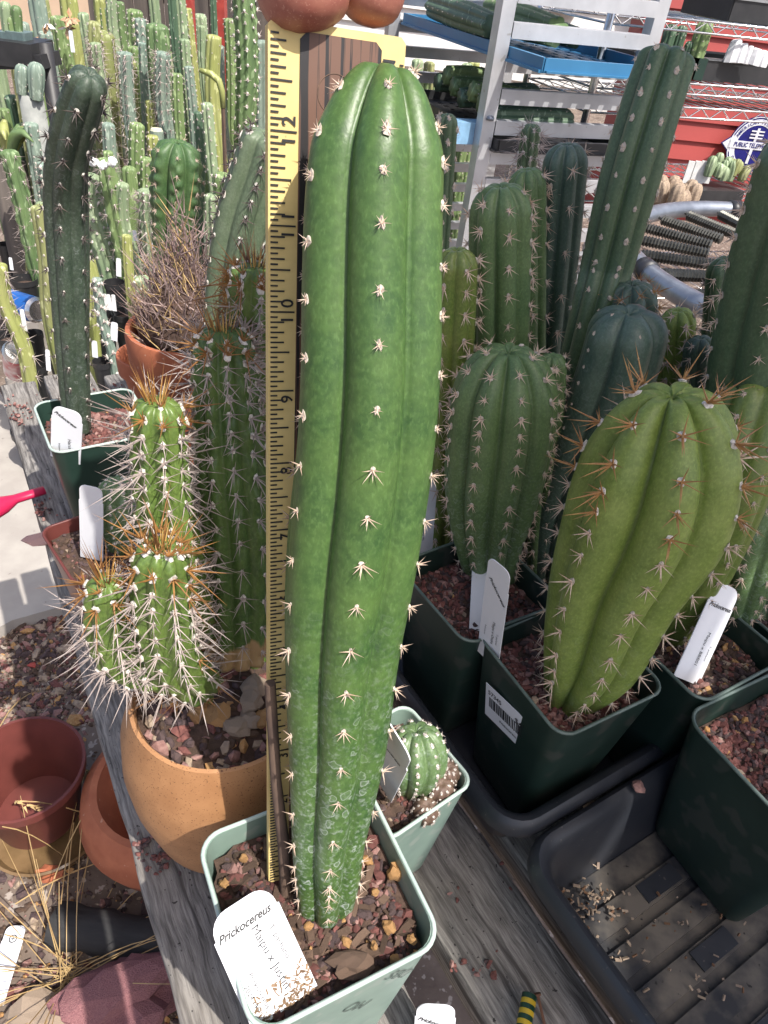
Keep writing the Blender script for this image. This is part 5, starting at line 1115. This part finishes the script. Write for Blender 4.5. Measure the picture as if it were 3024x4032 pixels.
for i, (px, py, wpx) in enumerate(((20, 5, 45), (62, 20, 40), (40, 60, 38), (80, 140, 35))):
    tp_ = aty(px, py, Yl); bp_ = aty(px + 12, 150, Yl); r_ = m_of(wpx / 2, tp_)
    cactus('columnar_cactus', ('round green cactus', 'dark green upright cactus', 'leaning green cactus', 'small yellow green cactus')[i] + ' in a blue grey pot on the black shelf', None, None, 6, .18, BGP[('pale', 'deep', 'green', 'yellow')[i]], 'bgdot', (.03, .03), nobj=0, world=[bp_, bp_.lerp(tp_, .5), tp_], radii=[r_ * .8, r_, r_], nl=14, seg=6, seed=130 + i, scale=(.4, .4))

# ================================================================== CACTUS FIELD
Z1 = .663
FIELD = [ # zoom x, zoom top y, zoom width, distance, colour, ribs, style, look
 (205, -90, 95, 3.2, 'bluegrey', 5, 0, 'broad smooth blue grey column with deep grooves beside the black pole'),
 (345, 90, 92, 2.9, 'green', 6, 1, 'green column with toothed ribs and wilted flowers near its top'),
 (390, -90, 100, 3.7, 'yellow', 6, 0, 'yellow green thick column rising above the wilted flowers'),
 (492, 70, 62, 3.2, 'pale', 6, 0, 'pale green rounded column left of the tufted olive one'),
 (580, -90, 70, 3.6, 'yellow', 5, 0, 'bright yellow lime column behind the tufted olive one'),
 (600, 175, 140, 2.7, 'olive', 7, 2, 'thick olive column with woolly tufted top and dense spines'),
 (655, -90, 60, 3.4, 'pale', 7, 1, 'tall pale green column right of the lime one'),
 (800, 52, 92, 3.1, 'green', 8, 1, 'rounded green column with rows of white areoles under a tall pale one'),
 (905, -90, 62, 3.5, 'pale', 6, 0, 'slender pale column behind the big deep green one'),
 (932, 135, 128, 2.7, 'deep', 8, 1, 'big deep green many ribbed column with beaded ribs'),
 (748, 305, 74, 2.6, 'bluegrey', 6, 2, 'blue grey column with long bristling spines'),
 (706, 305, 36, 2.75, 'bluegrey', 5, 1, 'thin blue grey column leaning on the bristling one'),
 (845, 250, 46, 2.8, 'bluegrey', 5, 1, 'short blue green finger beside the big deep green column'),
 (1012, -90, 50, 2.9, 'dark', 5, 0, 'dark shaded column next to the pale spiny pair'),
 (1062, -90, 62, 3.0, 'pale', 6, 1, 'tall pale green spiny column right of the dark one'),
 (1112, 45, 52, 3.3, 'yellow', 6, 1, 'yellow green column with rounded top by the red post'),
 (1052, 432, 62, 2.5, 'green', 6, 1, 'green column with a scarred yellow crown'),
 (1120, 390, 52, 2.6, 'bluegrey', 6, 1, 'grey blue spiny column beside the yellow crowned one'),
 (1196, 150, 48, 3.1, 'pale', 6, 0, 'flat topped grey green column before the fence'),
 (1262, -90, 38, 3.1, 'dark', 5, 0, 'thin dark column left of the red post'),
 (1362, 105, 66, 3.2, 'green', 7, 1, 'light green column right of the red post'),
 (1440, -90, 125, 2.5, 'deep', 9, 3, 'very tall green column covered in raised white bumps'),
 (1560, 235, 86, 2.6, 'bluegrey', 5, 3, 'blue grey bulging column beside the ruler'),
 (1172, 660, 50, 2.2, 'dark', 5, 1, 'small dark blue column among pale ones'),
 (1228, 605, 66, 2.15, 'pale', 6, 1, 'pale green straight column with a clean rounded top'),
 (815, 725, 84, 2.25, 'green', 8, 1, 'green column with many narrow ribs in the middle row'),
 (642, 725, 70, 2.35, 'bluegrey', 6, 1, 'pale blue green column behind the white flowered one'),
 (182, 725, 78, 2.1, 'bluegrey', 6, 1, 'tall bluish column behind the dark bending cactus'),
 (48, 885, 96, 1.95, 'deep', 6, 4, 'bushy toothed green column at the left end'),
 (236, 1215, 104, 1.55, 'olive', 5, 1, 'long olive column behind the dark bending cactus with star spines'),
 (-8, 1560, 90, 1.5, 'yellow', 5, 2, 'yellow green spiny column at the far left edge of the bench'),
 (530, 1025, 118, 2.0, 'pale', 9, 3, 'pale knobbly mound like column right of the dark bending cactus'),
 (625, 935, 105, 1.95, 'green', 6, 4, 'toothed green column carrying white woolly flower buds'),
 (765, 985, 82, 2.1, 'green', 6, 0, 'smooth yellowish green column behind the pale spiny one'),
 (730, 1082, 74, 1.95, 'pale', 6, 1, 'short pale green column with a hooked tip'),
 (868, 1120, 100, 1.85, 'pale', 9, 2, 'pale green column wrapped in fine white spines'),
 (750, 1392, 56, 1.65, 'yellow', 7, 0, 'small yellow green finger in a black pot'),
 (870, 930, 70, 2.2, 'green', 8, 1, 'short rounded green column in the middle row'),
 (905, 800, 66, 2.4, 'yellow', 7, 1, 'stubby yellow green column by the cut blue stump'),
 (1385, 940, 46, 2.0, 'yellow', 6, 1, 'thin bright lime column left of the bluish spined cactus'),
 (1325, 1162, 82, 1.9, 'olive', 8, 1, 'short olive column behind the bristly clump'),
 (520, 1530, 80, 1.6, 'yellow', 6, 0, 'yellow green rounded column with cut top near the dark bending cactus'),
 (575, 1650, 56, 1.5, 'bluegrey', 8, 3, 'blue green warty stem grafted on a yellow base'),
 (840, 1640, 95, 1.6, 'pale', 9, 3, 'light green knobbly mound beside the black pots'),
 (1480, 560, 50, 2.7, 'green', 6, 1, 'green column in shade behind the raised bump column'),
 (60, 560, 80, 2.6, 'dark', 6, 0, 'dark green column in shade under the black shelf'),
 (20, 640, 60, 2.5, 'green', 6, 0, 'leafy green stem under the black shelf')]
BGSP = {0: ('bgdot', .09, .55), 1: ('bgdot', .045, .85), 2: ('bgspk', .04, 1.0), 3: ('bgdot', .05, 1.5), 4: ('bgspk', .06, .8)}
def field_cactus(px, py, wpx, Y, colr, ribs, style, look, seed, group=None, pot=True):
    tp_ = aty(px, py, Y); rq = random.Random(seed); r_ = m_of(wpx / 2, tp_); zb = GZ + .13
    if tp_.z < zb + .1: zb = tp_.z - .12
    lean = V((rq.gauss(0, .018), rq.gauss(0, .012), 0)); bp_ = V((tp_.x, tp_.y, zb)) + lean; L = tp_.z - zb
    mid = bp_.lerp(tp_, .5) + V((rq.gauss(0, .01), 0, 0)); mid2 = bp_.lerp(tp_, .8) + V((rq.gauss(0, .006), 0, 0))
    root = thing('columnar_cactus', look, 'cactus', bp_, group)
    bn = {3: L / .05, 4: L / .06}.get(style, 0); s_ = Stem([bp_, mid, mid2, tp_], [r_ * .92, r_ * rq.uniform(.95, 1.05), r_ * 1.0, r_ * .95], ribs, (.34 if ribs < 7 else .28) if style != 3 else .2, rot=rq.random() * 6, nl=max(16, int(L / .022)) if bn else 26, seg=8 if ribs < 7 else 6, q=.8, bumpn=bn, bumpa=.16 if style == 4 else .12 if style == 3 else 0, caph=rq.uniform(1.0, 1.6), seed=seed, wob=.06, twist=rq.gauss(0, .15))
    mb = MB(); s_.body(mb); mb.v = [v - bp_ for v in mb.v]; mb.build('body', BGP[colr], root, True)
    sn, sp_, sc__ = BGSP[style]; ars = [a for a in s_.areoles(sp_, sp_ * .9, t0=.02, r=rq) if a[2].y < .3]; put_areoles(root, root, ars, bp_, SC[sn], 0, rq, scale=(sc__, sc__))
    if pot:
        pr = min(max(r_ * 1.9, .055), .12); ph = zb - GZ + .02 if zb > GZ + .05 else .13
        round_pot('nursery_pot', None, V((bp_.x, bp_.y, GZ)), nursery_prof(pr, ph), M['black_pot'], ph * .86, pr * .92, n=18)
        tag(bpy.data.objects[-1] if False else LASTPOT(), pot_label(look), 'pot', 'black nursery pots in the cactus field')
    return root, s_
def pot_label(look):
    w = ('black nursery pot under the ' + look).split()[:16]
    while w[-1] in ('the', 'a', 'of', 'with', 'and', 'in', 'on', 'by', 'beside', 'behind', 'under', 'its', 'near', 'left', 'right', 'to', 'from', 'carrying', 'like'): w.pop()
    return ' '.join(w)
CW = {'pale': 'pale green', 'green': 'leaf green', 'yellow': 'yellow green', 'bluegrey': 'blue grey', 'olive': 'olive', 'dark': 'dark', 'deep': 'deep green'}
SW_ = ['smooth ribbed', 'white dotted', 'bristly', 'knobbly', 'toothed']
_rp = round_pot; _last = []
def round_pot(*a, **k): o = _rp(*a, **k); _last[:] = [o]; return o
def LASTPOT(): return _last[0]
for i, (zx, zy, zw, Y, c, rb, sty, look) in enumerate(FIELD): field_cactus(zx * Z1, zy * Z1, zw * Z1 * 1.12, Y, c, rb, sty, look, 200 + i)
# fillers behind
rq = random.Random(99)
for i in range(44):
    px = rq.uniform(-60, 1080) if i < 34 else rq.uniform(1620, 2000); Y = rq.uniform(3.3, 4.8); py = rq.uniform(-60, 420) if i < 34 else rq.uniform(230, 330); wpx = rq.uniform(34, 60)
    c = rq.choice(('pale', 'green', 'pale', 'bluegrey', 'olive', 'yellow', 'deep')); rb_ = rq.choice((5, 6, 7)); sy_ = rq.choice((0, 1)); field_cactus(px, py, wpx, Y, c, rb_, sy_, 'slender %s %s column cactus in the crowded back rows of the field' % (CW[c], SW_[sy_]) if i < 34 else 'slender %s %s column cactus seen between the rack rails' % (CW[c], SW_[sy_]), 300 + i, 'back row column cacti' if i < 34 else 'column cacti behind the rack', pot=False)
for i in range(46):
    near = i >= 26
    px = rq.uniform(-40, 1060); Y = rq.uniform(2.4, 3.2) if not near else rq.uniform(1.95, 2.35); py = rq.uniform(60, 520) if not near else rq.uniform(560, 860); wpx = rq.uniform(44, 74)
    c = rq.choice(('pale', 'green', 'pale', 'bluegrey', 'olive', 'yellow', 'deep', 'green')); rb_ = rq.choice((5, 6, 7, 8)); sy_ = rq.choice((0, 1, 1, 2, 3)); field_cactus(px, py, wpx, Y, c, rb_, sy_, ('medium %s %s column cactus packed among taller ones in the field' if not near else 'short %s %s column cactus packed into the near rows of the field') % (CW[c], SW_[sy_]), 400 + i, 'packed middle row column cacti' if not near else 'packed near row column cacti', pot=False)
# blue two-headed cactus on a grey trunk
for i, (zx, zy, zw, zl) in enumerate(((130, 380, 80, 560), (215, 368, 98, 590))):
    tp_ = aty(zx * Z1, zy * Z1, 2.12); bp_ = aty(zx * Z1, zl * Z1, 2.12); r_ = m_of(zw * Z1 / 2, tp_)
    cactus('blue_cactus_head', ('smaller', 'larger')[i] + ' powder blue cactus head on a grey trunk below the black shelf', None, None, 6, .25, BGP['bluegrey'], 'bgdot', (.04, .04), nobj=0, world=[bp_, bp_.lerp(tp_, .5), tp_], radii=[r_ * .75, r_, r_], nl=20, seg=8, seed=170 + i, scale=(.4, .4))
a = aty(180 * Z1, 560 * Z1, 2.14); mb = MB(); mb.tube([V((a.x, a.y, GZ)), V((a.x, a.y, GZ + .4)), a], [.04, .036, .032], 12); o_ = V((a.x, a.y, GZ)); mb.v = [v - o_ for v in mb.v]; ob = mb.build('old_cactus_stump', mat('grey_trunk', (.3, .31, .29), (.2, .21, .2), .8, 30), None, True); ob.location = o_; tag(ob, 'thick grey corky trunk under the powder blue heads', 'trunk')
# cut blue stump
p = aty(930 * Z1, 775 * Z1, 2.5); r_ = m_of(26, p); mb = MB(); mb.tube([V((0, 0, GZ - p.z)), V((0, 0, 0))], [r_, r_], 10); mb.tube([V((0, 0, .0)), V((0, 0, .006))], [r_ * .96, r_ * .8], 10, 1); ob = mb.build('cut_stump', [BGP['bluegrey'], M['cutflesh']]); ob.location = p; tag(ob, 'flat cut blue cactus stump with a white top', 'cactus')
# woolly buds
for i, (zx, zy) in enumerate(((555, 962), (610, 985), (665, 962))):
    p = aty(zx * Z1, zy * Z1, 1.88); ob = inst('woolly_bud', rock_mesh('woolly_bud', M['white'], i, .95, 2), None, Matrix.Translation(p) @ Matrix.Scale(.0115, 4)); tag(ob, 'round white woolly bud on the toothed green column', 'flower bud', 'white woolly buds')
# wilted flowers
for i, (zx, zy) in enumerate(((270, 140), (395, 165), (240, 235), (415, 110))):
    p = aty(zx * Z1, zy * Z1, 2.8); root = thing('wilted_flower', 'brown and white wilted flower hanging on the toothed green column', 'flower', p, 'wilted flowers'); rqq = random.Random(i)
    for k in range(9):
        mb = MB(); d = V((rqq.gauss(0, 1), rqq.gauss(0, 1), rqq.gauss(-.2, .8))).normalized(); x = d.orthogonal().normalized(); L = .035
        mb.add([V((0, 0, 0)), d * L * .5 + x * .009, d * L, d * L * .5 - x * .009, d * L * .5 + d.cross(x) * .004], [(0, 1, 4), (1, 2, 4), (2, 3, 4), (3, 0, 4)]); mb.build('petal', M['white'] if k % 2 and i < 2 else M['flower'], root)
# yellow hooked stem
mb = MB(); pts = [aty(x * Z1, y * Z1, 2.35) for x, y in ((1325, 640), (1318, 540), (1300, 480), (1255, 440), (1185, 415))]; mb.tube(pts, [.008, .009, .010, .010, .006], 8); mb.v = [v - pts[0] for v in mb.v]; ob = mb.build('hooked_stem', BGP['yellow'], None, True); ob.location = pts[0]; tag(ob, 'bright yellow hooked drooping stem beside the red post', 'cactus')
mb = MB(); mb.tube([V((0, 0, 0)), V((0, 0, GZ - pts[0].z))], .007, 6); ob = mb.build('dry_stem', M['twig']); ob.location = pts[0]; tag(ob, 'thin brown dry stem carrying the yellow hooked tip', 'stem')
# black pots and tags in the near rows
POTS = [(95, 1095, 95, 1.9), (40, 1320, 105, 1.7), (130, 1310, 70, 1.75), (400, 1240, 95, 1.65), (490, 1228, 100, 1.68), (505, 1000, 90, 2.0), (450, 1110, 78, 1.9), (330, 1130, 80, 1.9), (570, 1130, 80, 1.85), (150, 1440, 60, 1.55), (20, 960, 60, 2.1), (400, 1420, 70, 1.5)]
for px, py, wpx, Y in POTS:
    p = aty(px, py, Y); r_ = m_of(wpx / 2, p); h_ = .13 if p.z - GZ < .2 else p.z - GZ
    round_pot('nursery_pot', 'black round nursery pot in the near rows behind the bench', V((p.x, p.y, p.z - .12)), nursery_prof(r_, .12), M['black_pot'], .1, r_ * .9, n=22, group='near row black pots')
    if p.z - .12 > GZ + .03:
        mb = MB(); mb.box(V((0, 0, (GZ - p.z + .12) / 2)), (r_ * .8, r_ * .8, (p.z - .12 - GZ) / 2)); ob = mb.build('concrete_block', M['concrete']); ob.location = V((p.x, p.y, p.z - .12)); tag(ob, 'grey block under a black pot in the near rows', 'block', 'blocks under near row pots')
TAGS = [(535, 930, 16, 38, 1.9), (468, 1055, 20, 68, 1.75), (388, 1208, 26, 48, 1.6), (405, 1190, 16, 60, 1.62), (422, 1190, 16, 60, 1.62), (438, 1192, 16, 60, 1.62), (452, 1194, 16, 62, 1.62), (448, 1305, 28, 72, 1.5), (375, 1375, 22, 66, 1.45), (100, 1262, 18, 84, 1.5), (192, 1418, 18, 84, 1.4), (47, 1040, 14, 46, 1.9), (608, 980, 18, 42, 1.8), (288, 172, 16, 68, 2.6)]
for i, (px, py, wpx, hpx, Y) in enumerate(TAGS):
    p = aty(px, py + hpx / 2, Y); plant_tag('small plain white tag among the black pots behind the bench', p, V((rq.gauss(0, .06), .1, 1)), V((0, -1, .2)), m_of(wpx, p), m_of(hpx, p) * 1.05, group='white tags in the near rows')
# aloe under the black shelf
ap = aty(10, 560, 2.1); al = thing('aloe_plant', 'striped yellow green aloe sprawling below the black shelf', 'plant', V((ap.x, ap.y, ap.z - .05)))
for i in range(11):
    a = R(33 * i); L = .10 + .03 * (i % 3); d = V((math.cos(a), math.sin(a) * .7, 0)); mb = MB()
    mb.tube([d * L * t + V((0, 0, .09 * math.sin(t * 2.2))) for t in (0, .25, .5, .75, 1)], [.014, .017, .014, .009, .002], 8); mb.build('leaf', BGP['yellow' if i % 2 else 'deep'], al, True)
mb = MB(); mb.tube([V((0, 0, GZ - ap.z + .05)), V((0, 0, 0))], [.05, .05], 12); mb.build('stem', M['wood_old'], al, True)
# cans
def can(label, p, ax, mt_):
    ax = V(ax).normalized(); o = thing('drink_can', label, 'can', p); mb = MB(); mb.lathe([(.026, -.06), (.033, -.054), (.033, .05)], 20); q = mb.build('body', mt_, o, angle=40); mb = MB(); mb.lathe([(.033, .0502), (.0275, .058), (.0265, .06), (.025, .057), (.001, .057)], 20); e = mb.build('end', M['tin'], o, angle=40); o.rotation_euler = ax.to_track_quat('Z', 'Y').to_euler()
can('crushed blue drink can lying among the black pots', aty(92, 1205, 1.7), (1, -.5, .1), M['can_blue'])
can('red and white drink can with its silver end up among the black pots', aty(68, 1420, 1.55), (.4, -.5, .8), M['can_red'])

# ================================================================== CACTI CLOSE BEHIND THE BENCH
yk = .80
cactus('ribbed_cactus', 'fat glossy green cactus with wavy notched ribs behind the bristly clump', None, None, 7, .34, M['tooth'], 'mid', (.02, .02), nobj=60, rot=.3, world=[V((aty(660, 1080, yk).x, yk, .06)), aty(660, 1080, yk), aty(680, 930, yk), aty(690, 800, yk), aty(695, 680, yk), aty(700, 552, yk)], radii=[m_of(x / 2, aty(690, 800, yk)) for x in (100, 120, 165, 190, 195, 185)], nl=90, seg=14, q=.6, bumpn=13, bumpa=.05, caph=1.3, seed=73, scale=(1.0, 1.0))
yq = .50
cactus('columnar_cactus', 'dull blue green cactus with dark star spines behind the spiny cluster', None, None, 6, .28, M['sage'], 'dark', (.018, .022), nobj=80, rot=.25, world=[V((aty(880, 1450, yq).x, yq, .05)), aty(880, 1450, yq), aty(905, 1150, yq), aty(950, 880, yq), aty(1010, 680, yq), aty(1055, 520, yq)], radii=[m_of(x / 2, aty(950, 880, yq)) for x in (150, 190, 215, 220, 205, 175)], nl=60, seg=12, seed=74, scale=(.9, 1.0))

round_pot('nursery_pot', 'black pot under the dull blue green cactus with dark star spines', V((aty(880, 1450, yq).x, yq, 0)), nursery_prof(.032, .07), M['black_pot'], .058, .029, n=20)
round_pot('nursery_pot', 'black pot under the fat glossy cactus with notched ribs', V((aty(660, 1080, yk).x, yk, 0)), nursery_prof(.04, .08), M['black_pot'], .066, .037, n=20)

# ================================================================== ADDED LIGHT BLOCKER: unseen cloth put in to shade the right hand pots

can_ = thing('added_shade_canopy', 'added unseen dark cloth on poles put in to shade the right hand pots', 'canopy', V((.86, -.9, GZ))); co = V((.86, -.9, GZ)); CZ = 1.6
def cloth(pts):
    mb = MB(); n = len(pts); mb.add([V((x, y, CZ)) - co for x, y in pts] + [V((x, y, CZ - .004)) - co for x, y in pts], [tuple(range(n)), tuple(reversed(range(n, 2 * n)))] + [(j, n + j, n + (j + 1) % n, (j + 1) % n) for j in range(n)]); mb.build('added_shade_cloth', M['added_cloth'], can_)
cloth([(.911, -.66), (.911, .55), (.205, .517)]); cloth([(.939, -.9), (1.8, -.9), (1.8, .6), (.939, .55)])  # sheets shaped to cut the sun, with a slit for a lit strip
for x, y in ((.95, -.92), (1.82, -.9), (1.82, .62), (.2, .53)):
    if x < 0.5: continue
    mb = MB(); mb.tube([V((x, y, GZ)) - co, V((x, y, CZ + .02)) - co], .016, 10); mb.build('pole', M['galv'], can_, True)
for a, b in (((.95, -.92), (1.82, -.9)), ((1.82, -.9), (1.82, .62)), ((1.82, .62), (.2, .54)), ((.2, .54), (.925, -.68)), ((.925, -.92), (.925, .58))):
    mb = MB(); mb.tube([V((a[0], a[1], CZ + .01)) - co, V((b[0], b[1], CZ + .01)) - co], .006, 8); mb.build('edge_pole', M['galv'], can_, True)
